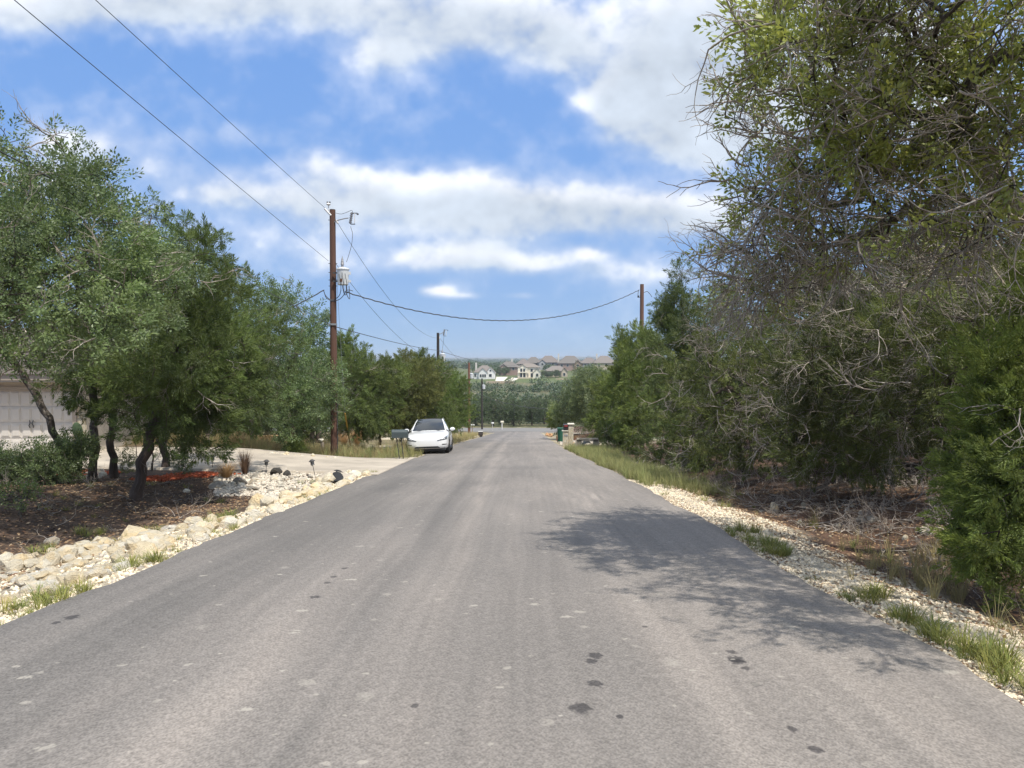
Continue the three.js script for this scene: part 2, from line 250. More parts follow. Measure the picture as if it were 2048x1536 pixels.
// ground sheet: one grid, fine near the camera, reaching the horizon
{
  const xs = [], ds = []; for (let x = 0; x < 16; x += .28) xs.push(x); for (let x = 16, s = .5; x < 14000; x += s, s *= 1.16) xs.push(x);
  const X = [...xs.slice(1).reverse().map((x) => -x), ...xs];
  for (let d = -8; d < 34; d += .28) ds.push(d); for (let d = 34, s = .4; d < 130; d += s, s = Math.min(s * 1.05, 2)) ds.push(d); for (let d = 130, s = 3; d < 15000; d += s, s = d < 660 ? 6 : s * 1.12) ds.push(d);
  const D = [-400, -120, -50, -25, -14, ...ds], nx = X.length, nd = D.length, g = new THREE.BufferGeometry(), p = new Float32Array(nx * nd * 3), c = new Float32Array(nx * nd * 3), uv = new Float32Array(nx * nd * 2), idx = [];
  const mixc = (a, b, t) => [lerp(a[0], b[0], t), lerp(a[1], b[1], t), lerp(a[2], b[2], t)];
  const soil = [.14, .09, .06], lime = [.74, .655, .50], straw = [.34, .29, .15], scrub = [.11, .13, .05], lawn = [.15, .205, .062], redMulch = [.24, .07, .04], redEarth = [.19, .105, .065];
  function paint(x, d) {
    const l = edgeL(d) - x, r = x - edgeR(d), n = fbm(x * .8, d * .8, 3);
    if (d > 128) {
      let q = mixc(scrub, straw, clamp(.3 + n + .5 * fbm(x * .03, d * .03, 3), 0, .8));
      if (d > 405 && d < 470) q = mixc(q, lawn, .9); else if (d >= 470 && d < 640) q = mixc(q, lawn, .5);
      return q;
    }
    if (l > 0) {
      let q = soil; const n2 = .5 * fbm(x * .4, d * .4, 2);
      q = mixc(q, straw, smooth(26.5, 28, d) * clamp(.85 + n, 0, 1));
      q = mixc(q, lime, smooth(.95 + .5 * n, .5 + .5 * n, l) * (1 - smooth(24, 34, d) * .5));
      q = mixc(q, lime, .9 * smooth(3.0 + n2, 2.2 + n2, l) * smooth(13.5, 9, d));                // rock scatter near the camera
      for (const [cx, cd, rx, rd] of BEDS) q = mixc(q, redMulch, smooth(1.2, .8, Math.hypot((x - cx) / rx, (d - cd) / rd) + .3 * n));
      if (d > 36) q = mixc(q, lime, .8 * smooth(.05, .35, fbm(x * .25, d * .12 + 3, 2)) * (1 - smooth(6, 9, l)));
      return q;
    }
    let q = mixc(redEarth, soil, clamp(.5 + n, 0, 1));
    q = mixc(q, straw, smooth(14, 20, d) * (1 - smooth(1.6, 2.6, r)) * .9);
    q = mixc(q, lime, smooth(1.5 + .6 * n, 1.05 + .6 * n, r) * (1 - smooth(15, 18, d) * .75));
    if (d > 42) q = mixc(q, lime, .75 * smooth(-.1, .3, n) * (1 - smooth(5, 9, r)));
    return q;
  }
  for (let j = 0; j < nd; j++) for (let i = 0; i < nx; i++) {
    const k = j * nx + i, x = X[i], d = D[j]; p[k * 3] = x; p[k * 3 + 1] = ground(x, d); p[k * 3 + 2] = -d; uv[k * 2] = x; uv[k * 2 + 1] = d; c.set(paint(x, d), k * 3);
    if (i && j) { const a = k - nx - 1, b = k - nx, e = k - 1; idx.push(a, b, k, a, k, e); }
  }
  g.setAttribute('position', new THREE.BufferAttribute(p, 3)); g.setAttribute('color', new THREE.BufferAttribute(c, 3)); g.setAttribute('uv', new THREE.BufferAttribute(uv, 2)); g.setIndex(idx); g.computeVertexNormals();
  tag(mesh('ground', g, matGround), 'brown soil and pale limestone ground falling away to far hills', 'ground', null, 'structure');
}
// the road: a thin slab with ragged edges
{
  const G = new Geo(), rows = []; for (let d = -4; d < NEAR; d += .25) rows.push(d); rows.push(NEAR); const split = rows.length - 1; for (let d = NEAR + .25; d < 40; d += .25) rows.push(d); for (let d = 40; d <= 117.5; d += .5) rows.push(d);
  const N = 26; let prev, near = 0;
  const strip = (d, isNear) => {
    const flare = smooth(108, 117.5, d) * 5, a = edgeL(d) - flare, b = edgeR(d) + flare, row = [], y = roadY(d);
    for (let k = -1; k <= N + 1; k++) {
      const t = clamp(k / N, 0, 1), x = lerp(a, b, t) + (k < 0 ? -.03 : k > N ? .03 : 0), yy = y + .012 * noise(x * .8, d * .5) - (k < 0 || k > N ? .07 : 0) - (k === 0 || k === N ? .008 : 0);
      row.push(G.v(x, yy, -d, 0, 1, 0, isNear ? (x + 4.3) / 7.5 : (x + 5.3) / 8, isNear ? d / NEAR : (d - NEAR) / 106));
    }
    return row;
  };
  const join = (p, q) => { for (let k = 0; k < p.length - 1; k++) { G.tri(p[k], p[k + 1], q[k + 1]); G.tri(p[k], q[k + 1], q[k]); } };
  rows.forEach((d, j) => { if (j <= split) { const q = strip(d, true); if (prev) join(prev, q); prev = q; if (j === split) { near = G.i.length; prev = strip(d, false); } } else { const q = strip(d, false); join(prev, q); prev = q; } });
  const g = G.build(); g.addGroup(0, near, 0); g.addGroup(near, G.i.length - near, 1); g.computeVertexNormals();
  tag(mesh('road', g, [matRoadNear, matRoadFar]), 'dusty grey asphalt lane running straight downhill', 'road', null, 'structure');
  const C = new Geo(); let pr; for (let x = -70; x <= 70; x += 2) { const row = [116.2, 118, 120, 122, 124, 125.5].map((d) => C.v(x, roadY(d) + .012 + (d > 117.4 || Math.abs(x + 1.3) > 9 ? 0 : 0.004), -d, 0, 1, 0, x / 8, d / 8)); if (pr) for (let k = 0; k < 5; k++) { C.tri(pr[k], row[k], row[k + 1]); C.tri(pr[k], row[k + 1], pr[k + 1]); } pr = row; }
  const cg = C.build(); cg.computeVertexNormals();
  tag(mesh('cross_street', cg, std(.20, .195, .185, .9, { bumpMap: again(speckMap, 6, 6), bumpScale: .004 })), 'grey asphalt street crossing at the bottom of the hill', 'street', null, 'structure');
}
// sheets of concrete that follow the land
function sheet(name, poly, yf, mat, label, category, lift = .02, step = .5) {
  const G = new Geo(), x0 = Math.min(...poly.map((p) => p[0])), x1 = Math.max(...poly.map((p) => p[0])), n = Math.ceil((x1 - x0) / step);
  const cut = (x) => { let lo = 1e9, hi = -1e9; for (let k = 0; k < poly.length; k++) { const [ax, ad] = poly[k], [bx, bd] = poly[(k + 1) % poly.length]; if ((ax <= x && bx >= x) || (bx <= x && ax >= x)) { const t = ax === bx ? 0 : (x - ax) / (bx - ax), d = lerp(ad, bd, t); lo = Math.min(lo, d); hi = Math.max(hi, d); } } return [lo, hi]; };
  let prev; const M = 14;
  for (let k = 0; k <= n; k++) {
    const x = clamp(x0 + (x1 - x0) * k / n, x0 + 1e-4, x1 - 1e-4), [lo, hi] = cut(x), row = [];
    for (let m = -1; m <= M + 1; m++) { const d = lerp(lo, hi, clamp(m / M, 0, 1)); row.push(G.v(x, yf(x, d) + lift - (m < 0 || m > M ? .12 : 0), -d, 0, 1, 0, x, d)); }
    if (prev) for (let m = 0; m < row.length - 1; m++) { G.tri(prev[m], row[m], row[m + 1]); G.tri(prev[m], row[m + 1], prev[m + 1]); }
    prev = row;
  }
  const g = G.build(); g.computeVertexNormals(); return tag(mesh(name, g, mat), label, category, null, 'structure');
}
sheet('driveway', [[-3.86, 19.4], [-5.2, 20.6], [-9, 21.5], [-13, 22], [-17, 22.3], [-20, 22.4], [-20, 27], [-13, 26.9], [-8, 26.8], [-6, 27.2], [-4.3, 29.5]], driveY, matConcrete, 'pale concrete driveway from the road to the garage', 'driveway', .015);
sheet('side_driveway', [[2.1, 48.5], [4.5, 49], [12, 51], [16, 52], [16, 57], [9, 56], [4, 57.5], [2.2, 60]], (x, d) => ground(x, d) + .05, matConcrete, 'pale concrete driveway on the right beyond the stone mailbox', 'driveway', .03);
sheet('cream_verge', [[-12.5, 62], [-8, 61], [-4.9, 62], [-4.75, 84], [-8, 88], [-13, 80]], (x, d) => ground(x, d) + .04, std(.62, .56, .44, .95, { map: again(concreteMap, .5, .5) }), 'pale crushed limestone lot on the left far down the road', 'lot', .03);
// ---------------------------------------------------------------- foliage pieces
function leafShape(G, base, dir, side, len, wid, fold) {
  const tip = base.clone().addScaledVector(dir, len), n = V().crossVectors(dir, side), mid = base.clone().addScaledVector(dir, len * .52).addScaledVector(n, -fold * wid);
  const a = mid.clone().addScaledVector(side, wid * .5).addScaledVector(n, fold * wid), b = mid.clone().addScaledVector(side, -wid * .5).addScaledVector(n, fold * wid);
  G.flat(base.toArray(), a.toArray(), tip.toArray()); G.flat(base.toArray(), tip.toArray(), b.toArray());
}
const dirOf = (r, up = 0) => { const a = r() * Math.PI * 2, z = r() * 2 - 1, s = Math.sqrt(1 - z * z); return V(Math.cos(a) * s, z + up, Math.sin(a) * s).normalize(); };
const sideOf = (d, r) => { const s = dirOf(r); return s.addScaledVector(d, -s.dot(d)).normalize(); };
function oakSprig(seed, count, L, len, wid) {
  const r = rng(seed), G = new Geo();
  for (let k = 0; k < count; k++) {
    const t = .15 + .85 * (k + r()) / count, a = k * 2.4 + r(), out = V(Math.cos(a), .5 + .5 * r() + t * .6, Math.sin(a)).normalize();
    const base = V((r() - .5) * .03, t * L, (r() - .5) * .03).addScaledVector(V(Math.cos(a), 0, Math.sin(a)), .05 * r()); leafShape(G, base, out, sideOf(out, r), len * (.7 + .6 * r()), wid * (.8 + .4 * r()), .18);
  }
  return G.build();
}
function cedarSpray(seed, count, L, len, wid) {
  const r = rng(seed), G = new Geo();
  for (let k = 0; k < count; k++) {
    const t = Math.pow((k + r()) / count, .85), a = k * 2.4 + r() * 1.2, spread = (1 - t) * .55 + .18, out = V(Math.cos(a) * spread * 1.3, .75 + .4 * r(), Math.sin(a) * spread * 1.3).normalize();
    const off = .30 * L * (1.05 - t) * r(), base = V(Math.cos(a) * off, t * L * .85, Math.sin(a) * off); leafShape(G, base, out, sideOf(out, r), len * (.6 + .7 * r()), wid * (.7 + .6 * r()), .25);
  }
  return G.build();
}
function twigFan(seed, L, depth) {                    // a bare, crooked, forking twig
  const r = rng(seed), G = new Geo();
  const grow = (p, d, len, rad, k) => {
    const n = 3, pts = [p.clone()], rs = [rad]; let q = p.clone(); const dd = d.clone();
    for (let i = 1; i <= n; i++) { dd.add(dirOf(r).multiplyScalar(.34)).normalize(); q = q.clone().addScaledVector(dd, len / n); pts.push(q); rs.push(rad * (1 - .4 * i / n)); if (k > 0 && i < n && r() < .85) grow(q, dd.clone().add(sideOf(dd, r).multiplyScalar(.9)).normalize(), len * (.5 + .35 * r()), rad * .6, k - 1); }
    G.tube(pts, rs, 3, false); if (k > 0) grow(q, dd.clone().add(sideOf(dd, r).multiplyScalar(.5)).normalize(), len * .7, rad * .55, k - 1);
  };
  grow(V(0, 0, 0), V(0, 1, 0), L, .011, depth); return G.build();
}
const SPRIG = {
  oak: [oakSprig(1, 20, .22, .062, .026), oakSprig(2, 20, .24, .058, .024)], oakFar: [oakSprig(3, 22, .42, .12, .06)],
  cedarNear: [cedarSpray(7, 84, .24, .042, .0075), cedarSpray(8, 84, .22, .04, .0075)],
  cedar: [cedarSpray(4, 52, .30, .085, .013), cedarSpray(5, 52, .27, .08, .013)], cedarFar: [cedarSpray(6, 40, .5, .17, .034)],
};
const TWIGS = [twigFan(11, .42, 3), twigFan(12, .38, 3), twigFan(13, .45, 3)];
const TWIG_THIN = [twigFan(14, .26, 2), twigFan(15, .30, 2)];

// ---------------------------------------------------------------- trees: a skeleton grown towards points of the crown, tubes along it, sprigs on its tips
const lobe = (px, py, d, rpx, rpy, rd, w = 1) => { const c = spot(px, py, d); return { c, r: V(rpx / FOCAL * d, rpy / FOCAL * d, rd), w }; };
function growTree({ name, label, category = 'tree', group, kind, base, trunks, lobes, n = 300, per = 6, size = 1, far = false, near = false, seed = 1, r0 = .13, dead = 0, deadWhere, leafy = () => 1, tint = [1, 1, 1], twig = 0, droop = 0, vary = .35, straggle = .25 }) {
  const r = rng(seed * 7919 + 13), T = thing(name, label, category, base.x, base.y - .06, base.z, group), O = V(base.x, base.y - .06, base.z);
  const nodes = [], link = (p, par, trunk) => { nodes.push({ p, par, trunk, a: 0, kids: [] }); if (par >= 0) nodes[par].kids.push(nodes.length - 1); return nodes.length - 1; };
  const total = lobes.reduce((s, l) => s + l.w * l.r.x * l.r.y * l.r.z, 0);
  // trunks: polylines relative to the base; a default trunk runs to the heart of the crown
  const heart = V(); let hw = 0; for (const l of lobes) { const w = l.w * l.r.x * l.r.y; heart.addScaledVector(l.c, w); hw += w; } heart.divideScalar(hw).sub(O);
  const paths = trunks ?? [[V(0, 0, 0), V(heart.x * .25 + (r() - .5) * .3, heart.y * .4, heart.z * .25 + (r() - .5) * .3), V(heart.x * .8, heart.y, heart.z * .8)]];
  for (const path of paths) {
    const cv = new THREE.CatmullRomCurve3(path), m = Math.max(5, Math.ceil(cv.getLength() / .35)); let last = -1;
    for (let k = 0; k <= m; k++) { const p = cv.getPoint(k / m); p.x += .03 * Math.sin(k * 1.7 + seed) * (k > 0); p.z += .03 * Math.cos(k * 2.1 + seed) * (k > 0); last = link(p, last, true); }
  }
  const pts = [];
  for (const l of lobes) {
    const m = Math.round(n * l.w * l.r.x * l.r.y * l.r.z / total) + 3;
    for (let k = 0; k < m; k++) {
      const d = dirOf(r), q = Math.pow(r(), .42) * (1 + straggle * (r() - .35) * (r() < .3 ? 1.6 : .6)), bump = 1 + .22 * noise(d.x * 2.1 + seed, d.y * 2.1 + d.z * 1.7);
      const p = V(l.c.x + d.x * l.r.x * q * bump, l.c.y + d.y * l.r.y * q * bump, l.c.z + d.z * l.r.z * q * bump); if (p.y < ground(p.x, -p.z) + .15) continue; pts.push(p.sub(O));
    }
  }
  const core = nodes.length; const key = (p) => { let b = 1e9; for (let k = 0; k < core; k++) b = Math.min(b, nodes[k].p.distanceToSquared(p)); return b; };
  pts.map((p) => [key(p), p]).sort((a, b) => a[0] - b[0]).forEach(([, p]) => {
    let best = 0, bd = 1e9; for (let k = 0; k < nodes.length; k++) { const e = nodes[k], dy = e.p.y - p.y, q = e.p.distanceToSquared(p) * (kind === 'oak' && dy > 0 ? 1.5 : 1) * (k < 4 ? 2.5 : 1); if (q < bd) { bd = q; best = k; } }
    const a = nodes[best].p, len = Math.sqrt(bd), m = clamp(Math.round(len / .3), 1, 6); let last = best; const off = dirOf(r).multiplyScalar(len * .14);
    for (let k = 1; k <= m; k++) { const t = k / m, q = a.clone().lerp(p, t).addScaledVector(off, Math.sin(t * Math.PI)); q.y += (kind === 'oak' ? .10 : -.06) * len * Math.sin(t * Math.PI); last = link(q, last, false); }
    nodes[last].tip = true;
  });
  // thickness from what each piece carries
  const tipR = far ? .02 : .007; for (let k = nodes.length - 1; k >= 0; k--) { const e = nodes[k]; e.a = Math.max(e.a, Math.pow(tipR, 2.2)); if (e.par >= 0) nodes[e.par].a += e.a; }
  const top = Math.max(...nodes.map((e) => Math.pow(e.a, 1 / 2.2))), scale = Math.min(r0 / top, 1.5); const rad = (k) => { const q = Math.pow(nodes[k].a, 1 / 2.2); return lerp(tipR, q * scale, smooth(tipR, tipR * 6, q)) * (nodes[k].p.y < .5 && nodes[k].trunk ? 1 + .35 * smooth(.5, 0, nodes[k].p.y) : 1); };
  const wood = new Geo(), used = new Set();
  for (let k = 0; k < nodes.length; k++) {
    if (used.has(k)) continue; const chain = []; if (nodes[k].par >= 0) chain.push(nodes[k].par); let c = k;
    while (c >= 0) { chain.push(c); used.add(c); let b = -1, ba = 0; for (const q of nodes[c].kids) if (!used.has(q) && nodes[q].a > ba) { ba = nodes[q].a; b = q; } c = b; }
    if (chain.length < 2) continue; const rs = chain.map(rad); if (nodes[k].par >= 0) rs[0] = Math.min(rs[0], rs[1] * 1.15);
    wood.tube(chain.map((q) => nodes[q].p), rs, rs[Math.min(1, rs.length - 1)] > .05 ? 9 : rs[0] > .02 ? 5 : 3);
  }
  mesh('trunk', wood.build(), kind === 'oak' ? matOakBark : matCedarBark, T);
  // foliage
  const geos = SPRIG[kind + (near ? 'Near' : far ? 'Far' : '')], mats = geos.map(() => []), cols = geos.map(() => []), tm = TWIGS.map(() => []), tt = TWIG_THIN.map(() => []), mid = heart;
  for (let k = 0; k < nodes.length; k++) {
    const e = nodes[k]; if (e.trunk) continue; const isTip = e.tip || !e.kids.length, wp = e.p.clone().add(O), d = e.p.clone().sub(nodes[e.par].p).normalize();
    const out = e.p.clone().sub(mid).normalize(), lf = leafy(wp);
    const clump = clamp(.55 + .9 * noise(wp.x * .9 + seed, wp.y * .9 + wp.z * .7), .15, 1.2), shade = 1 + vary * noise(wp.x * 1.3, wp.y * 1.3 + wp.z);
    const m = Math.round(per * lf * clump * (isTip ? 1 : .35) + r() * .9);
    for (let q = 0; q < m; q++) {
      const g = Math.floor(r() * geos.length), v = kind === 'oak' ? d.clone().multiplyScalar(.5).addScaledVector(out, .35).add(dirOf(r, .25).multiplyScalar(.9)).normalize() : d.clone().multiplyScalar(.4).addScaledVector(out, .5).add(dirOf(r, .3).multiplyScalar(.75)).normalize();
      v.y -= droop; v.normalize(); const R = (far ? .38 : .17) * size, pos = e.p.clone().add(dirOf(r).multiplyScalar(R * Math.sqrt(r())));
      mats[g].push(place(pos, v, r() * 6.3, size * (.75 + .55 * r()))); const j = shade * (.82 + .36 * r()), y = r() * .25; cols[g].push([tint[0] * j * (1 + y), tint[1] * j * (1 + y * .4), tint[2] * j]);
    }
    const dw = dead * (deadWhere ? deadWhere(wp) : 1); if (dw > 0 && r() < dw) { const v = d.clone().multiplyScalar(.6).addScaledVector(out, .5).add(dirOf(r).multiplyScalar(.6)); v.y -= .25; tm[Math.floor(r() * 3)].push(place(e.p, v.normalize(), r() * 6.3, .55 + .8 * r())); }
    if (twig > 0 && r() < twig) { const v = d.clone().add(dirOf(r).multiplyScalar(.8)).normalize(); tt[Math.floor(r() * 2)].push(place(e.p, v, r() * 6.3, .7 + .7 * r())); }
  }
  const crown = add(new THREE.Group(), 'crown', T); geos.forEach((g, i) => mats[i].length && instanced('foliage', g, kind === 'oak' ? matOakLeaf : matCedarLeaf, mats[i], crown, cols[i]));
  const deadwood = tm.some((a) => a.length); if (deadwood) TWIGS.forEach((g, i) => tm[i].length && instanced('dead_twigs', g, matDeadTwig, tm[i], crown));
  TWIG_THIN.forEach((g, i) => tt[i].length && instanced('fine_twigs', g, matDeadTwig, tt[i], crown));
  return T;
}
const Y = (x, d) => V(x, ground(x, d), -d);
const rel = (b, px, py, d) => spot(px, py, d).sub(V(b.x, b.y - .06, b.z));

// left of the road
{
  const b0 = Y(-10.4, 12.2);
  growTree({ name: 'great_oak', label: 'large leafy live oak filling the upper left corner', kind: 'oak', base: b0, seed: 1, r0: .2, n: 950, per: 9,
    lobes: [lobe(35, 320, 12.2, 100, 80, 1.5), lobe(140, 395, 12, 100, 65, 1.4), lobe(60, 500, 11.4, 190, 125, 1.8), lobe(225, 490, 12.2, 95, 100, 1.5), lobe(100, 630, 11, 190, 95, 1.7), lobe(300, 560, 13, 70, 80, 1.3), lobe(212, 365, 12.2, 38, 42, .6), lobe(40, 715, 10.8, 130, 42, 1, .7), lobe(-140, 500, 12, 160, 200, 2)], dead: .012, twig: .15, tint: [.86, 1.05, .95] });
  const b1 = Y(-10.8, 18.6);
  growTree({ name: 'live_oak', label: 'live oak with pale straight trunk between the garage and the cedars', kind: 'oak', base: b1, seed: 9, r0: .15, n: 380, per: 7, trunks: [[V(0, 0, 0), rel(b1, 190, 860, 18.6), rel(b1, 186, 760, 18.5), rel(b1, 170, 600, 18)]],
    lobes: [lobe(150, 640, 17.2, 120, 90, 2), lobe(240, 520, 17.6, 100, 90, 1.7), lobe(180, 720, 17, 80, 50, 1.3), lobe(320, 520, 18, 70, 60, 1.4)], dead: .015, twig: .12, tint: [.86, 1.05, .95] });
  const b2 = onGround(128, 945);
  growTree({ name: 'leaning_oak', label: 'live oak with trunk leaning left across the white garage door', kind: 'oak', base: b2, seed: 2, r0: .12, n: 260, per: 7, trunks: [[V(0, 0, 0), rel(b2, 108, 862, 18), rel(b2, 75, 795, 17.9), rel(b2, 40, 740, 17.8), rel(b2, -40, 640, 17.8)]],
    lobes: [lobe(-90, 560, 17.5, 190, 170, 2), lobe(-20, 680, 17, 130, 70, 1.6), lobe(-60, 380, 18, 120, 110, 1.8)], dead: .02, twig: .1 });
  const b3 = onGround(232, 956);
  growTree({ name: 'cedar', label: 'dark trunked juniper standing behind the pale oak trunk', kind: 'cedar', base: b3, seed: 3, r0: .2, n: 360, per: 5.5, trunks: [[V(0, 0, 0), rel(b3, 222, 880, -b3.z), rel(b3, 240, 760, -b3.z), rel(b3, 290, 600, 18.8), rel(b3, 300, 430, 19)]],
    lobes: [lobe(290, 640, 18.8, 120, 140, 1.9), lobe(295, 450, 19, 70, 62, 1.1), lobe(340, 470, 19, 50, 50, 1), lobe(230, 770, 18.4, 110, 70, 1.6), lobe(330, 780, 18.6, 100, 75, 1.5)], dead: .03, tint: [.85, 1, .85] });
  const b4 = onGround(272, 1000);
  growTree({ name: 'leaning_cedar', label: 'juniper with leaning shredded trunk nearest the ditch rocks', kind: 'cedar', base: b4, seed: 4, r0: .17, n: 520, per: 5.5, trunks: [[V(0, 0, 0), rel(b4, 284, 930, -b4.z), rel(b4, 300, 880, -b4.z), rel(b4, 330, 760, -b4.z + .6), rel(b4, 380, 600, -b4.z + 1.2), rel(b4, 395, 470, -b4.z + 1.8)], [rel(b4, 284, 930, -b4.z), rel(b4, 265, 880, -b4.z + .2), rel(b4, 240, 800, -b4.z + .4)]],
    lobes: [lobe(390, 600, 16.6, 85, 120, 1.6), lobe(395, 490, 17, 34, 50, .8), lobe(340, 770, 15.8, 120, 85, 1.6), lobe(430, 760, 16.4, 80, 100, 1.4), lobe(300, 875, 15, 55, 22, .5, .8), lobe(395, 880, 16, 55, 35, .8)], dead: .05, tint: [.9, 1.05, .8], straggle: .4 });
  const b5 = onGround(332, 938);
  growTree({ name: 'twin_cedar', label: 'twin trunked juniper beside the driveway behind the red mulch', kind: 'cedar', base: b5, seed: 5, r0: .2, n: 420, per: 5.2, trunks: [[V(0, 0, 0), rel(b5, 330, 860, -b5.z), rel(b5, 400, 720, 20.5), rel(b5, 470, 600, 21)], [rel(b5, 304, 942, -b5.z - .4), rel(b5, 306, 870, -b5.z - .2), rel(b5, 320, 760, 20), rel(b5, 400, 650, 20)]],
    lobes: [lobe(470, 660, 20.5, 75, 95, 1.7), lobe(455, 575, 20.5, 40, 40, .9), lobe(420, 800, 20, 105, 75, 1.7), lobe(520, 720, 21, 60, 90, 1.5), lobe(350, 830, 20, 80, 50, 1.2), lobe(420, 690, 22.5, 95, 90, 1.8), lobe(330, 720, 22.5, 80, 80, 1.6)], dead: .04, tint: [.9, 1.05, .85] });
  const b6 = onGround(588, 899);
  growTree({ name: 'drooping_oak', label: 'round live oak with low hanging boughs beside the utility pole', kind: 'oak', base: b6, seed: 6, r0: .2, n: 560, per: 6, size: 1.35,
    lobes: [lobe(560, 660, 29, 85, 90, 2.4), lobe(600, 760, 28.5, 95, 80, 2.2), lobe(625, 650, 29.5, 36, 50, 1.2), lobe(540, 790, 28, 80, 65, 1.8), lobe(645, 800, 28.5, 50, 70, 1.4), lobe(560, 588, 29.5, 45, 30, 1), lobe(580, 860, 27.5, 40, 30, .9, .6)], twig: .08, tint: [.82, 1.05, .95] });
  // the cedar thicket behind the parked car
  const thick = [
    ['tall juniper just right of the utility pole', 715, 892, [[705, 755, 36, 45, 70, 2], [700, 700, 36.5, 25, 25, 1], [720, 830, 35, 45, 45, 1.6]]],
    ['broad juniper behind the yellow pole marker', 760, 890, [[770, 770, 38, 48, 52, 2.2], [750, 825, 37, 50, 45, 1.8], [790, 730, 39, 26, 18, 1]]],
    ['brownish juniper above the dark mailbox', 815, 888, [[825, 775, 41, 50, 50, 2.4], [800, 830, 39.5, 40, 40, 1.6], [815, 722, 41, 20, 14, .9]]],
    ['juniper with spiky top behind the white car', 862, 880, [[862, 765, 45, 42, 48, 2.2], [846, 716, 45, 14, 14, .8], [875, 730, 46, 20, 18, 1], [870, 820, 44, 42, 40, 1.8]]],
    ['juniper at the right end of the thicket sloping to the road', 908, 872, [[905, 790, 52, 28, 45, 2.2], [925, 820, 53, 22, 36, 1.8], [890, 830, 50, 35, 35, 1.8]]],
  ];
  thick.forEach(([label, px, py, ls], i) => growTree({ name: 'thicket_cedar', label, kind: 'cedar', base: onGround(px, py), seed: 20 + i, r0: .16, n: 300, per: 5.5, size: 1.55, lobes: ls.map((l) => lobe(...l)), dead: .06, tint: [[1.0, 1.12, .9], [1.0, 1.08, .85], [1.1, 1.02, .85], [1.0, 1.15, .85], [1.05, 1.25, .85]][i], group: 'junipers behind the parked car' }));
  // behind the driveway and the garage
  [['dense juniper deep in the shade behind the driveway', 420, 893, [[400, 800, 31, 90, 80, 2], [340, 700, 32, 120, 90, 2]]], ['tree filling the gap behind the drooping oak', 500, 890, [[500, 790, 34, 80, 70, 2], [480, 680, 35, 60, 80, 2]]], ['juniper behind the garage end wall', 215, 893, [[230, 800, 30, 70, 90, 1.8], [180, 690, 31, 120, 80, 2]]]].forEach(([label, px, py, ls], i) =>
    growTree({ name: 'shade_cedar', label, kind: 'cedar', base: onGround(px, py), seed: 40 + i, r0: .16, n: 240, per: 5, size: 1.5, lobes: ls.map((l) => lobe(...l)), tint: [.75, .8, .8], group: 'background trees on the left' }));
}
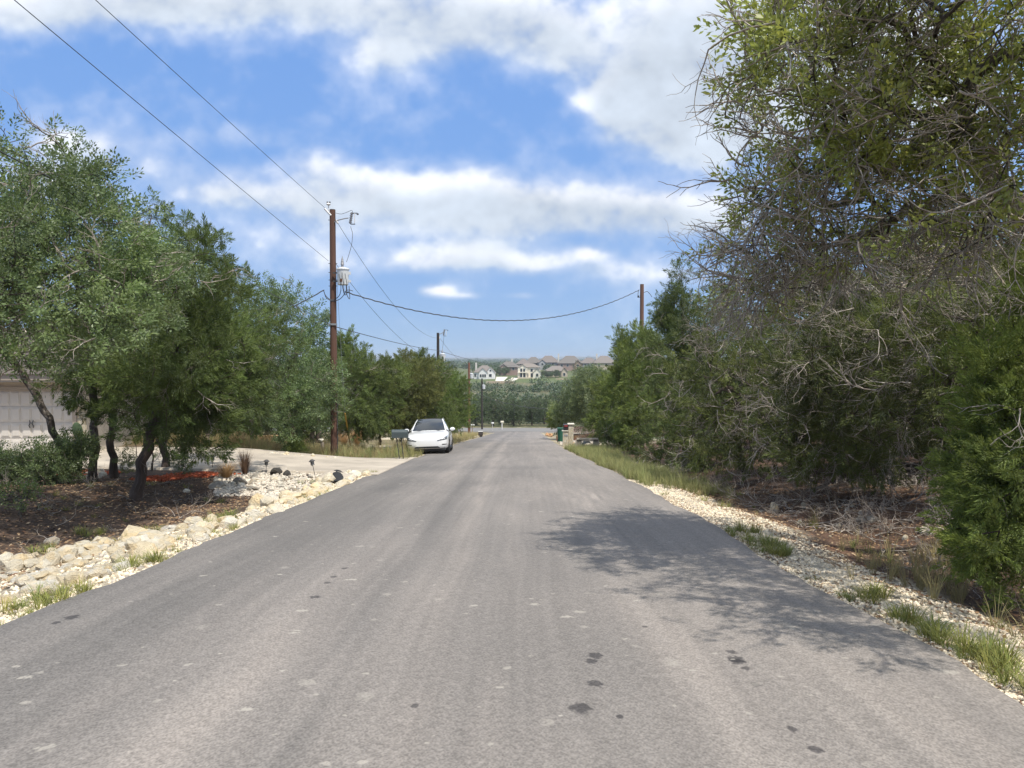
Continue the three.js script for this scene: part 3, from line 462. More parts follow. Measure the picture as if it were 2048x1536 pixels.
// right of the road
{
  const b1 = Y(7.4, 9.6), low = (p) => smooth(2.3, 4.3, p.y);
  growTree({ name: 'spreading_oak', label: 'huge spreading live oak leaning over the right of the road', kind: 'oak', base: b1, seed: 51, r0: .15, n: 1250, per: 4.0, size: 1.08, trunks: [[V(0, 0, 0), V(-.3, 1.6, .2), V(-.9, 2.8, .6), V(-1.8, 3.8, .9), V(-2.6, 4.6, 1.0)], [V(-.3, 1.6, .2), V(.2, 3.0, .6), V(.1, 4.4, 1.0), V(-.4, 5.8, 1.2)]],
    lobes: [lobe(1560, 130, 7.6, 105, 105, 1.2), lobe(1490, 200, 7.6, 58, 42, .6), lobe(1690, 70, 7.8, 170, 120, 1.5), lobe(1890, 110, 7.6, 200, 160, 1.6), lobe(1620, 290, 8, 115, 90, 1.4), lobe(1800, 310, 7.8, 190, 120, 1.6), lobe(1540, 410, 8.8, 85, 55, 1.2), lobe(1480, 500, 9.6, 65, 55, 1.2), lobe(1640, 470, 8.8, 140, 90, 1.5), lobe(2000, 330, 7.0, 120, 170, 1.2), lobe(1800, -120, 8, 200, 120, 1.6), lobe(1540, 560, 10, 110, 60, 1.3), lobe(1870, 480, 8.4, 140, 90, 1.3), { c: V(4.0, 4.6, -4.4), r: V(1.2, .9, 1.3), w: .6 }, { c: V(3.8, 5.4, -6), r: V(1.3, .9, 1.2), w: .6 }],
    leafy: (p) => .12 + .95 * low(p), dead: .6, deadWhere: (p) => 1.12 - low(p), twig: .8, tint: [1.65, 1.6, .9], straggle: .5, vary: .25 });
  const shadeSet = [
    ['gloomy_cedar', 'gloomy juniper hung with grey dead branches, farthest left under the oak', 1490, 946, [[1470, 720, 18, 90, 120, 1.7], [1440, 840, 18.5, 100, 80, 1.7], [1540, 800, 17, 90, 110, 1.5], [1400, 760, 19, 60, 90, 1.4], [1440, 915, 18.6, 90, 34, 1.1], [1540, 915, 17, 80, 34, 1]], .75],
    ['gloomy_cedar', 'juniper with bare bleached twigs in the middle of the shaded bank', 1690, 962, [[1680, 690, 14.5, 120, 120, 1.5], [1620, 820, 15, 110, 100, 1.4], [1760, 800, 14.5, 110, 120, 1.4], [1650, 910, 14.6, 100, 44, 1], [1760, 920, 14.2, 90, 40, .9]], .8],
    ['gloomy_cedar', 'juniper with a fan of pale dead boughs behind the bright bush', 1905, 985, [[1880, 640, 12.2, 130, 130, 1.4], [1850, 800, 12.4, 120, 110, 1.3], [2010, 700, 11.6, 100, 170, 1.3], [1940, 890, 12, 100, 60, 1]], .85],
    ['gloomy_cedar', 'dark juniper closing the view behind the shaded bank', 1600, 935, [[1600, 620, 19, 160, 120, 2], [1780, 620, 18, 160, 140, 2], [1640, 800, 20, 200, 110, 2]], .35],
    ['gloomy_cedar', 'dark juniper at the back right behind the dead boughs', 1960, 940, [[1950, 560, 16, 160, 160, 2], [1960, 780, 17, 180, 130, 2]], .35],
  ];
  shadeSet.forEach(([name, label, px, py, ls, dead], i) => growTree({ name, label, kind: 'cedar', base: onGround(px, py), seed: 60 + i, r0: .16, n: 430, per: i > 2 ? 5 : 3.2, size: i > 2 ? 1.5 : 1.05, lobes: ls.map((l) => lobe(...l)), dead: dead * .42, twig: .15, tint: [.95, .95, .8], droop: .15, vary: .5, group: 'shaded junipers on the right bank' }));
  const b7 = Y(4.95, 7.0);
  growTree({ name: 'bright_cedar', label: 'bright green young juniper at the right edge of the picture', kind: 'cedar', base: b7, seed: 71, r0: .09, n: 460, per: 9, size: 1, near: true, lobes: [lobe(2010, 790, 7.3, 75, 100, .5), lobe(1990, 960, 7.1, 75, 110, .5), lobe(1990, 1090, 6.8, 70, 80, .45), lobe(2060, 880, 7.2, 90, 200, .6), lobe(2090, 640, 7.6, 80, 120, .5)], dead: .03, tint: [1.35, 1.45, .9], straggle: .5 });
  const b8 = onGround(1372, 938);
  growTree({ name: 'spire_cedar', label: 'tall juniper with a pointed spire beside the right utility pole', kind: 'cedar', base: b8, seed: 72, r0: .2, n: 620, per: 5.5, size: 1.3, trunks: [[V(0, 0, 0), rel(b8, 1370, 760, 27), rel(b8, 1365, 620, 27.5), rel(b8, 1363, 520, 28)]],
    lobes: [lobe(1362, 545, 28, 15, 34, .35, 3), lobe(1350, 610, 28, 34, 40, .8, 1.6), lobe(1330, 640, 28, 24, 50, .7, 1.4), lobe(1385, 680, 27.5, 70, 75, 1.5), lobe(1340, 770, 26.5, 62, 85, 1.5), lobe(1330, 860, 25.5, 60, 65, 1.4), lobe(1410, 840, 25, 70, 80, 1.5), lobe(1450, 680, 26, 70, 90, 1.5), lobe(1335, 912, 24.8, 62, 26, 1.2), lobe(1410, 915, 24, 60, 26, 1.1)], dead: .12, tint: [.95, 1.05, .95] });
  [['juniper in front of the right utility pole', 1285, 902, [[1290, 720, 38, 36, 62, 1.6], [1262, 770, 37, 40, 60, 1.6], [1250, 690, 38, 18, 34, .8], [1275, 840, 35, 45, 55, 1.6]]], ['juniper overhanging the stone mailbox driveway', 1240, 888, [[1230, 800, 44, 38, 50, 1.8], [1215, 850, 43, 42, 32, 1.4], [1245, 860, 40, 40, 35, 1.2]]]].forEach(([label, px, py, ls], i) =>
    growTree({ name: 'roadside_cedar', label, kind: 'cedar', base: onGround(px, py), seed: 80 + i, r0: .17, n: 340, per: 5.5, size: 1.6, lobes: ls.map((l) => lobe(...l)), dead: .08, tint: [1.2, 1.3, .95] }));
  growTree({ name: 'feathery_oak', label: 'pale feathery tree arching left above the stone mailbox', kind: 'oak', base: onGround(1200, 868), seed: 84, r0: .2, n: 420, per: 6, size: 1.9, lobes: [lobe(1180, 770, 62, 38, 38, 2), lobe(1155, 810, 63, 32, 40, 1.8), lobe(1205, 800, 60, 30, 50, 1.8), lobe(1130, 825, 64, 26, 24, 1.4)], tint: [1.05, 1.15, 1.2] });
  growTree({ name: 'slim_cedar', label: 'slim yellowish juniper behind the green bin', kind: 'cedar', base: onGround(1116, 866), seed: 85, r0: .1, n: 150, per: 5, size: 1.8, lobes: [lobe(1117, 838, 66, 12, 26, .7), lobe(1128, 828, 66, 14, 18, .7)], tint: [1.5, 1.5, .8] });
}
// trees past the cross street, each grown once more from four patterns
{
  const protos = [];
  for (let i = 0; i < 4; i++) { const h = 5.2 + .5 * i, b = V(-30 + i * 12, ground(-30 + i * 12, 133) , -133); const L = (x, y, z, rx, ry, rz) => ({ c: V(b.x + x, b.y + y, b.z + z), r: V(rx, ry, rz), w: 1 });
    protos.push(growTree({ name: 'valley_tree', label: 'round dark live oak in the row beyond the cross street', group: 'trees beyond the cross street', kind: 'oak', base: b, seed: 100 + i, far: true, n: 130, per: 5, size: 1.1, r0: .2, lobes: [L(0, h * .62, 0, 2.6, h * .32, 2.4), L(0, h * .26, .6, 2.9, h * .2, 2.2), L(1.5, h * .5, .5, 1.7, 1.4, 1.6), L(-1.6, h * .5, -.3, 1.6, 1.5, 1.6), L(.2, h * .8, 0, 1.5, h * .2, 1.5)], tint: [.5, .63, .6] })); }
  const r = rng(5); let i = 0;
  for (let k = 0; k < 34; k++) { const row = k % 3, d = 131 + row * 9 + r() * 5, x = -26 + (k / 34) * 52 + (r() - .5) * 3; dup(protos[i++ % 4], 'round dark live oak in the row beyond the cross street', x, ground(x, d) - .1, -d, r() * 6.3, .66 + .22 * r() + row * .05); }
}
// ---------------------------------------------------------------- woods behind the roadside trees
{
  const L = (b, x, y, z, rx, ry, rz) => ({ c: V(b.x + x, b.y + y, b.z + z), r: V(rx, ry, rz), w: 1 });
  const make = (i, kind, x, d, label, tint) => { const b = V(x, ground(x, d), -d), h = 6 + (i % 3) * .7; return growTree({ name: kind === 'oak' ? 'woodland_oak' : 'woodland_cedar', label, group: 'woodland behind the roadside trees', kind, base: b, seed: 140 + i, far: true, n: 150, per: 6, size: .95, r0: .18, lobes: kind === 'oak' ? [L(b, 0, h * .6, 0, 2.5, h * .3, 2.3), L(b, 1.4, h * .42, .5, 1.7, 1.6, 1.6), L(b, -1.5, h * .45, -.4, 1.6, 1.6, 1.6)] : [L(b, 0, h * .35, 0, 2.1, h * .32, 2), L(b, .2, h * .62, 0, 1.5, h * .25, 1.4), L(b, 0, h * .86, .1, .7, h * .14, .7)], tint }); };
  const left = 'woodland tree in the thicket behind the left roadside trees', right = 'woodland tree in the thicket behind the right roadside trees';
  const P = [make(0, 'cedar', -21, 36, left, [.8, .85, .9]), make(1, 'oak', -13, 40, left, [.8, .95, 1]), make(2, 'cedar', 11, 30, right, [.9, .95, .9]), make(3, 'oak', 13, 24, right, [.9, .95, .9])];
  const r = rng(77); let n = 0;
  for (let k = 0; k < 30; k++) { const d = 33 + 34 * (k / 30) + r() * 5, x = -(8.5 + d * .08 + (k % 5) * 3.6 + r() * 2.2); if (x > -13 && d < 38) continue; dup(P[n++ % 2 ? 1 : 0], left, x, ground(x, d) - .1, -d, r() * 6.3, .75 + .3 * r()); }
  for (let k = 0; k < 12; k++) { const d = 70 + 46 * (k / 12), x = -(9.5 + (k % 3) * 4 + r() * 2); dup(P[k % 2], left, x, ground(x, d) - .1, -d, r() * 6.3, .6 + .25 * r()); }
  for (let k = 0; k < 26; k++) { const d = 17 + 40 * (k / 26) + r() * 4, x = 9.8 + (k % 4) * 3.4 + r() * 2; dup(P[2 + (k % 2)], right, x, ground(x, d) - .1, -d, r() * 6.3, .8 + .3 * r()); }
  for (const [x, d, t] of [[8.6, 4.2, 1], [9.6, 7.6, 2.5], [8.4, .4, 4], [11, 2, 5]]) dup(P[2 + (t > 2 ? 1 : 0)], 'woodland tree on the right bank just outside the picture', x, ground(x, d) - .1, -d, t, 1);
  for (let k = 0; k < 14; k++) { const d = 62 + 52 * (k / 14), x = 8.5 + (k % 3) * 4 + r() * 2; dup(P[2 + (k % 2)], right, x, ground(x, d) - .1, -d, r() * 6.3, .65 + .25 * r()); }
}
// far woods: nobody could count them
{
  const r = rng(301), G = new Geo(); for (let k = 0; k < 130; k++) { const d = dirOf(r), q = .55 + .5 * r(), b = V(d.x * q, d.y * q * .75 + .75, d.z * q), o = dirOf(r); leafShape(G, b, o, sideOf(o, r), .34, .2, .1); }
  const clump = G.build(), m1 = [], c1 = [], m2 = [], c2 = [];
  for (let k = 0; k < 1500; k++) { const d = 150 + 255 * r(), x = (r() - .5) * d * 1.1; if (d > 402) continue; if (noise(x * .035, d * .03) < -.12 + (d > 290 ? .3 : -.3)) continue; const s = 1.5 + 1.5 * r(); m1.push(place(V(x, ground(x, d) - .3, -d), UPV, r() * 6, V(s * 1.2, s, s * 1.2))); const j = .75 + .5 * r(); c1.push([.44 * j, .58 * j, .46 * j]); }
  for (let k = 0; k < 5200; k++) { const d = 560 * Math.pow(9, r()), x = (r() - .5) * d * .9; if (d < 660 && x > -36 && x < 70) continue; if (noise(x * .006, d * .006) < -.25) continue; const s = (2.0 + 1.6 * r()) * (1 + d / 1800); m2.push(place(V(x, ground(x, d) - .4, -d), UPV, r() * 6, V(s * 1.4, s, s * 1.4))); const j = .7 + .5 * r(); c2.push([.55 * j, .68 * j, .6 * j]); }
  for (const [a, b, n] of [[-36, -16, 26], [14, 20, 8], [30, 46, 14], [62, 90, 20]]) for (let k = 0; k < n; k++) { const d = 470 + 70 * r(), x = lerp(a, b, r()), s = 2 + 1.3 * r(); m2.push(place(V(x, ground(x, d) - .3, -d), UPV, r() * 6, V(s * 1.2, s, s * 1.2))); c2.push([.5, .66, .55]); }
  tag(instanced('hillside_woods', clump, matOakLeaf, m1, scene, c1), 'scrubby dark woods covering the far hillside below the houses', 'woods');
  tag(instanced('distant_woods', clump, matOakLeaf, m2, scene, c2), 'hazy woods stretching over the plain behind the hilltop houses', 'woods');
}
// ---------------------------------------------------------------- shrubs
{
  const S = (label, px, py, ls, seed, tint, per = 6, n = 150, size = .8) => growTree({ name: 'shrub', label, category: 'shrub', kind: 'oak', base: onGround(px, py), seed, r0: .03, n, per, size, lobes: ls.map((l) => lobe(...l)), tint, straggle: .6 });
  S('dark evergreen shrub in front of the garage door', 112, 968, [[110, 920, 17, 52, 42, .9], [75, 935, 17, 38, 30, .7], [145, 900, 17.2, 34, 32, .7], [110, 955, 16.8, 52, 18, .7]], 201, [.75, .92, .8], 7, 200);
  S('low dark shrub at the left edge below the garage door', 16, 960, [[15, 932, 17, 34, 22, .6], [-20, 930, 17, 30, 26, .6]], 202, [.75, .9, .8]);
  S('bright spindly sapling at the left edge of the ditch', 38, 1035, [[28, 1000, 12.6, 36, 26, .4], [55, 985, 12.6, 22, 16, .3]], 203, [1.0, 1.2, .8], 3, 60, .7);
  S('thin leafy plant between the red mulch and the driveway', 362, 950, [[362, 925, 18, 12, 18, .2]], 204, [.8, 1, .9], 3, 30, .6);
  S('wispy plant beside the leaning juniper trunk', 252, 945, [[254, 920, 18.5, 14, 20, .2]], 205, [.9, 1, .8], 2, 25, .6);
  S('low leafy weed on the far side of the driveway', 760 - 170, 905, [[592, 893, 28, 14, 10, .3]], 206, [1.5, 1.6, .8], 4, 40, .9);
  const b = onGround(140, 952), c = thing('prickly_pear', 'prickly pear with upright paddle in front of the garage', 'cactus', b.x, b.y, b.z - .3), m = std(.085, .13, .06, .7);
  for (const [x, y, s, t] of [[0, .3, 1, .1], [.12, .78, 1, -.15], [.05, 1.2, .85, .2], [-.2, .62, .8, .6]]) { const g = new THREE.SphereGeometry(.22 * s, 16, 12); g.scale(.8, 1.25, .16); g.rotateZ(t); g.translate(x, y, 0); mesh('paddle', g, m, c); }
}
// ---------------------------------------------------------------- rocks
function rockGeo(seed, sx, sy, sz, detail = 2) {
  const g = new THREE.IcosahedronGeometry(1, detail), p = g.attributes.position, r = rng(seed), cuts = []; for (let k = 0; k < 9; k++) cuts.push([dirOf(r), .45 + .4 * r()]); const v = V();
  for (let i = 0; i < p.count; i++) { v.fromBufferAttribute(p, i); for (const [n, h] of cuts) { const q = v.dot(n); if (q > h) v.addScaledVector(n, (h - q) * .92); } const e = 1 + .06 * noise(v.x * 4 + seed, v.y * 4 + v.z * 3); p.setXYZ(i, v.x * sx * e, v.y * sy * e, v.z * sz * e); }
  g.computeVertexNormals(); return g;
}
const rockMap = texture(256, 256, (x, y, o) => { const u = x / 256, v = y / 256, a = tfbm(u, v, 5, 5), s = smooth(.12, .3, tfbm(u + .3, v + .6, 3, 4)); const q = .92 + .22 * a; o[0] = q; o[1] = q * lerp(.97, .90, s); o[2] = q * lerp(.89, .72, s); }, { srgb: true });
const rockMat = (r, g, b) => new THREE.MeshStandardMaterial({ color: rgb(r, g, b), map: rockMap, roughness: .95, flatShading: true, bumpMap: again(grainMap, 2, 2), bumpScale: .02 });
const LIME = [rockMat(.86, .81, .70), rockMat(.78, .72, .60), rockMat(.84, .74, .56), rockMat(.88, .85, .78)], GREYROCK = [rockMat(.40, .38, .35), rockMat(.52, .49, .45), rockMat(.30, .29, .28)], DARKROCK = rockMat(.07, .068, .065), RUSTROCK = rockMat(.55, .33, .18);
const ROCKS = []; for (let i = 0; i < 9; i++) ROCKS.push(rockGeo(400 + i, 1, .62 + .2 * (i % 3), .8, 1));
{
  const r = rng(900);
  const rock = (name, label, group, x, d, s, mat, sink = .3, flat = 1) => { const m = tag(mesh(name, ROCKS[Math.floor(r() * 9)], mat), label, 'rock', group); m.position.set(x, ground(x, d) + s * .65 * flat * (1 - 2 * sink) * .5, -d); m.rotation.set((r() - .5) * .7, r() * 6.3, (r() - .5) * .7); m.scale.set(s * (.8 + .5 * r()), s * flat * (.75 + .4 * r()), s * (.8 + .4 * r())); return m; };
  const one = (label, px, py, w, mat, flat = 1) => { const p = onGround(px, py); return rock('boulder', label, undefined, p.x, -p.z, w / FOCAL * -p.z * .5, mat, .12, flat); };
  one('large tan boulder on top of the roadside rock heap', 270, 1078, 62, LIME[2], .95); one('flat grey boulder right of the large tan one', 352, 1062, 66, GREYROCK[1], .4); one('big pale wedge shaped boulder at the road edge', 553, 1028, 48, LIME[0], 1.05);
  one('big rounded boulder cut by the left picture edge', 8, 1128, 70, LIME[0], .9); one('orange stained boulder with dark hollow in the rock heap', 196, 1098, 48, LIME[2], .7); one('pale boulder at the front of the heap beside the asphalt', 302, 1120, 42, LIME[3], .6);
  one('white boulder low in the heap near the grass', 212, 1155, 30, LIME[3], .9); one('grey boulder behind the heap in the shade', 105, 1086, 46, GREYROCK[1], .7); one('black boulder on the driveway edge nearer the house', 553, 949, 26, DARKROCK, .8); one('black boulder on the driveway edge nearer the road', 573, 951, 22, DARKROCK, .8);
  one('grey boulder under the right trees beside fallen twigs', 1738, 1045, 46, GREYROCK[0], .7); one('upright tan stone under the right trees', 1846, 1066, 24, LIME[1], 1.2); one('round yellow stone at the back of the right bank', 1550, 1018, 26, LIME[2], .8); one('pale round stone lying in the shaded mulch', 372, 985, 20, LIME[3], .9);
  one('mossy grey boulder by the tan ornamental grass', 478, 968, 42, GREYROCK[2], .7); one('broad grey boulder above the river rocks', 430, 975, 40, GREYROCK[0], .6);
  const edge = 'pale limestone rock in the row edging the left of the asphalt', heap = 'pale limestone rock in the heap at the lower left';
  for (let k = 0; k < 130; k++) { const d = 9 + 11 * Math.pow(k / 130, .9) + r() * .3, l = .12 + (d < 12 ? 1.3 : .75) * r(); if (noise(d * .9, 31) < -.5 && d < 13) continue; rock('edging_rock', edge, 'rocks edging the left of the asphalt', edgeL(d) - l, d, .07 + .17 * r() * r() + .02, LIME[Math.floor(r() * 4)]); }
  for (let k = 0; k < 330; k++) { const d = 6.0 + 5.2 * r(), l = .4 + 2.3 * r(); if (edgeL(d) - l < -.71 * d) continue; rock('heap_rock', heap, 'rocks heaped at the lower left', edgeL(d) - l, d, .05 + .15 * r() * r(), LIME[Math.floor(r() * 4)]); }
  for (let k = 0; k < 150; k++) { const p = onGround(425 + 225 * r(), 938 + 56 * r() * (.6 + .4 * r())); rock('river_rock', 'small grey and white rock in the river stone bed by the driveway', 'river stones by the driveway', p.x, -p.z, .04 + .08 * r() * r() + .02, r() < .4 ? LIME[3] : GREYROCK[Math.floor(r() * 2)]); }
  for (let k = 0; k < 40; k++) { const t = k / 40, p = onGround(545 + 140 * t + 8 * r(), 907 + 10 * t + 3 * r()); rock('border_rock', 'pale rock in the line along the far edge of the driveway', 'rocks along the far edge of the driveway', p.x, -p.z - .25, .06 + .08 * r(), LIME[Math.floor(r() * 4)]); }
  for (let k = 0; k < 26; k++) { const p = onGround(1500 + 420 * r(), 1000 + 80 * r()); rock('bank_rock', 'small grey rock among the twigs under the right trees', 'small rocks under the right trees', p.x, -p.z, .03 + .05 * r(), r() < .5 ? GREYROCK[1] : LIME[1]); }
  for (let k = 0; k < 18; k++) { const p = onGround(1146 + 20 * r(), 890 + 10 * r()); rock('orange_rock', 'orange brown rock at the foot of the stone mailbox', 'orange rocks by the stone mailbox', p.x, -p.z, .12 + .12 * r(), r() < .6 ? RUSTROCK : LIME[2]); }
  for (let k = 0; k < 12; k++) { const p = onGround(1092 + 14 * r(), 870 + 4 * r()); rock('orange_rock', 'orange brown rock in the mound left of the green bin', 'orange rocks left of the bin', p.x, -p.z, .2 + .15 * r(), RUSTROCK); }
  for (let k = 0; k < 22; k++) { const p = onGround(150 + 60 * r(), 945 + 12 * r()); rock('bed_rock', 'pale rock around the tree bases by the red mulch', 'rocks around the left tree bases', p.x, -p.z, .06 + .08 * r(), r() < .5 ? LIME[3] : GREYROCK[1]); }
}
// ---------------------------------------------------------------- gravel, litter, twigs, grass: what nobody could count
{
  const r = rng(950), peb = new THREE.IcosahedronGeometry(1, 0), flatten = (g) => { const p = g.attributes.position; for (let i = 0; i < p.count; i++) p.setY(i, p.getY(i) * .6); g.computeVertexNormals(); return g; }; flatten(peb);
  const A = [], ca = []; const e = new THREE.Euler();
  const stone = (x, d, s, c) => { A.push(new THREE.Matrix4().compose(V(x, ground(x, d) + s * .2, -d), Q.setFromEuler(e.set(r(), r() * 6, r())), V(s, s * (.7 + .5 * r()), s * (.7 + .6 * r())))); ca.push(c); };
  const pale = () => { const j = .7 + .5 * r(); return r() < .8 ? [j, j * .93, j * .80] : [j * .6, j * .58, j * .56]; };
  for (let k = 0; k < 17000; k++) { const d = 3.6 + 15 * Math.pow(r(), 1.5), q = .02 + 1.25 * Math.pow(r(), 1.2); stone(edgeR(d) + q, d, .008 + .016 * r() * r(), pale()); }
  for (let k = 0; k < 12000; k++) { const d = 4.5 + 16 * Math.pow(r(), 1.3), q = .02 + (d < 12 ? 2.2 : .9) * Math.pow(r(), 1.4); stone(edgeL(d) - q, d, .010 + .026 * r() * r(), pale()); }
  for (let k = 0; k < 3500; k++) { const p = onGround(430 + 215 * r(), 938 + 55 * r()); const j = .5 + .5 * r(); stone(p.x, -p.z, .02 + .03 * r(), [j, j * .97, j * .92]); }
  for (let k = 0; k < 900; k++) { const d = 24.5 + 3.5 * r(), x = edgeR(d) + 1.6 + 2 * r(); stone(x, d, .03 + .03 * r(), pale()); }
  const gm = new THREE.MeshStandardMaterial({ color: rgb(.80, .74, .64), roughness: .95, flatShading: true });
  tag(instanced('shoulder_gravel', peb, gm, A, scene, ca), 'crushed limestone gravel along both road edges', 'gravel');
  // fallen leaves
  const G = new Geo(); leafShape(G, V(0, 0, -.02), V(0, .1, 1).normalize(), V(1, 0, 0), .04, .018, .3); const lg = G.build(), B = [], cb = [];
  const drop = (x, d, s = 1) => { B.push(new THREE.Matrix4().compose(V(x, ground(x, d) + .012, -d), Q.setFromEuler(e.set((r() - .5) * .9, r() * 6.3, (r() - .5) * .9)), V(s, s, s))); const t = r(), j = .6 + .7 * r(); cb.push(t < .5 ? [.27 * j, .17 * j, .09 * j] : t < .75 ? [.38 * j, .28 * j, .17 * j] : [.17 * j, .09 * j, .05 * j]); };
  for (let k = 0; k < 16000; k++) { const d = 7 + 13 * r(), l = 1.3 + 8 * r(); drop(edgeL(d) - l, d, 1 + r()); }
  for (let k = 0; k < 15000; k++) { const d = 4.2 + 13 * Math.pow(r(), 1.2), q = .7 + 6 * Math.pow(r(), 1.1); drop(edgeR(d) + q, d, .8 + .9 * r()); }
  for (let k = 0; k < 1500; k++) { const d = 3.8 + 11 * r(), q = Math.abs(r() + r() - 1) * .5; drop(edgeR(d) + q + .02, d, .9); }
  for (let k = 0; k < 700; k++) { const d = 5 + 9 * r(); drop(edgeL(d) - .05 - .5 * r(), d, .9); }
  tag(instanced('leaf_litter', lg, new THREE.MeshStandardMaterial({ color: rgb(1, 1, 1), roughness: .95, side: THREE.DoubleSide }), B, scene, cb), 'brown fallen leaves scattered under the trees', 'leaves');
  // red mulch chips
  const cg = box(.07, .012, .022), C = [], cc = []; for (const [cx, cd, rx, rd, n] of BEDS.map((b) => [...b, 700])) for (let k = 0; k < n; k++) { const a = r() * 6.3, q = Math.sqrt(r()) * 1.05, x = cx + Math.cos(a) * rx * q, d = cd + Math.sin(a) * rd * q; C.push(new THREE.Matrix4().compose(V(x, ground(x, d) + .015 + .02 * r(), -d), Q.setFromEuler(e.set((r() - .5), r() * 6, (r() - .5))), V(.7 + r(), 1, .7 + r()))); const j = .7 + .6 * r(); cc.push([.46 * j, .11 * j, .045 * j]); }
  tag(instanced('red_mulch', cg, std(1, 1, 1, .95), C, scene, cc), 'red dyed wood mulch in the beds by the driveway', 'mulch');
  // fallen twigs on the right bank
  const tw = TWIGS.map(() => []); for (let k = 0; k < 520; k++) { const d = 5.5 + 12 * Math.pow(r(), 1.1), q = 1.8 + 4.5 * r(), x = edgeR(d) + q, a = r() * 6.3; tw[k % 3].push(place(V(x, ground(x, d) + .04, -d), V(Math.cos(a), .06 + .12 * r(), Math.sin(a)).normalize(), r() * 6, V(.45 + .6 * r(), .5 + .7 * r(), .45 + .6 * r()))); }
  for (let k = 0; k < 120; k++) { const d = 9 + 9 * r(), l = 2 + 6 * r(), x = edgeL(d) - l, a = r() * 6.3; tw[k % 3].push(place(V(x, ground(x, d) + .03, -d), V(Math.cos(a), .08, Math.sin(a)).normalize(), r() * 6, .4 + .4 * r())); }
  const fallen = add(new THREE.Group(), 'fallen_twigs'); tag(fallen, 'grey fallen twigs littering the ground under the trees', 'twigs', null, 'stuff'); TWIGS.forEach((g, i) => instanced('twig_litter', g, matDeadTwig, tw[i], fallen));
  // grass
  const tuft = (seed, n, h, spread, w) => { const q = rng(seed), G2 = new Geo(); for (let k = 0; k < n; k++) { const a = q() * 6.3, b = V(Math.cos(a) * .05 * q(), 0, Math.sin(a) * .05 * q()), o = V(Math.cos(a) * spread * (.3 + q()), 0, Math.sin(a) * spread * (.3 + q())), H = h * (.5 + .6 * q()), s = V(-Math.sin(a), 0, Math.cos(a)).multiplyScalar(w); const m = b.clone().addScaledVector(o, .4).add(V(0, H * .6, 0)), t = b.clone().add(o).add(V(0, H * (.85 + .2 * q()), 0)); G2.flat(b.clone().add(s).toArray(), b.clone().sub(s).toArray(), m.clone().addScaledVector(s, .8).toArray()); G2.flat(b.clone().sub(s).toArray(), m.clone().addScaledVector(s, -.8).toArray(), m.clone().addScaledVector(s, .8).toArray()); G2.flat(m.clone().addScaledVector(s, .8).toArray(), m.clone().addScaledVector(s, -.8).toArray(), t.toArray()); } return G2.build(); };
  const TG = [tuft(1, 26, .13, .10, .003), tuft(2, 26, .16, .12, .003)], TD = [tuft(3, 22, .5, .22, .004), tuft(4, 22, .62, .26, .004)];
  const gm1 = [[], []], gc1 = [[], []], dm = [[], []], dc = [[], []];
  const green = (x, d, s) => { const i = r() < .5 ? 0 : 1; gm1[i].push(place(V(x, ground(x, d) - .01, -d), UPV, r() * 6, V(s * (.9 + .5 * r()), s * (.7 + .6 * r()), s * (.9 + .5 * r())))); const j = .75 + .5 * r(), y = r(); gc1[i].push([j * (1 + .45 * y), j * (1 + .1 * y), j * .9]); };
  const dry = (x, d, s, g = 0) => { const i = r() < .5 ? 0 : 1; dm[i].push(place(V(x, ground(x, d) - .02, -d), V((r() - .5) * .3, 1, (r() - .5) * .3).normalize(), r() * 6, V(s, s * (.6 + .7 * r()), s))); const j = .7 + .5 * r(); dc[i].push([j * lerp(1, .72, g), j * lerp(1, 1.05, g), j * lerp(1, .8, g)]); };
  for (let k = 0; k < 260; k++) { const d = 4 + 14 * r(), q = .04 + .3 * r(); if (noise(d * 2.2, 61) < .4) continue; green(edgeR(d) + q, d, .4 + .5 * r()); }
  for (const [px, py, n] of [[1725, 1192, 8], [1815, 1246, 9], [1870, 1278, 10], [1945, 1312, 14], [1560, 1112, 12], [1535, 1090, 8], [1490, 1066, 6], [2040, 1380, 8], [1990, 1345, 7]]) { const p = onGround(px, py); for (let k = 0; k < n * 1.2; k++) green(p.x + (r() - .3) * .22, -p.z + (r() - .5) * .3, .7 + .5 * r()); }
  for (let k = 0; k < 260; k++) { const d = 4.4 + 13 * r(), q = .9 + 1.5 * r(); if (noise(d * .8, q * 2 + 70) < .25) continue; r() < .4 ? green(edgeR(d) + q, d, .6 + .5 * r()) : dry(edgeR(d) + q, d, .4 + .35 * r(), .3); }
  for (let k = 0; k < 200; k++) { const d = 5 + 11 * r(), q = .05 + .6 * r(); if (noise(d * 1.1, 66 + q) < .15) continue; green(edgeL(d) - q, d, .4 + .35 * r()); }
  for (const [px, py, n] of [[120, 1195, 10], [60, 1220, 10], [150, 1185, 8], [260, 1135, 9], [290, 1130, 7], [430, 1050, 12], [410, 1060, 10], [105, 1105, 8], [180, 1070, 10], [700, 955, 10], [720, 950, 10], [740, 948, 8], [615, 968, 5], [440, 1035, 8]]) { const p = onGround(px, py); for (let k = 0; k < n; k++) green(p.x + (r() - .5) * .4, -p.z + (r() - .5) * .4, .55 + .6 * r()); }
  for (let k = 0; k < 200; k++) { const d = 9 + 9 * r(), l = 1.6 + 4 * r(); if (noise(l * .9, d * .9 + 4) < .3) continue; green(edgeL(d) - l, d, .6 + .5 * r()); }
  for (let k = 0; k < 2600; k++) { const d = 27.6 + 9 * r(), l = .5 + 12 * r(); if (d < 29.8 && l < 1.6) continue; if (l < 3 && d > 30 && r() < .5) continue; dry(edgeL(d) - l, d, .55 + .55 * r(), r() < .35 ? 1 : 0); }
  for (let k = 0; k < 260; k++) { const d = 27.6 + 9 * r(), l = .1 + 1.5 * r(); dry(edgeL(d) - l, d, .35 + .3 * r(), .6); }
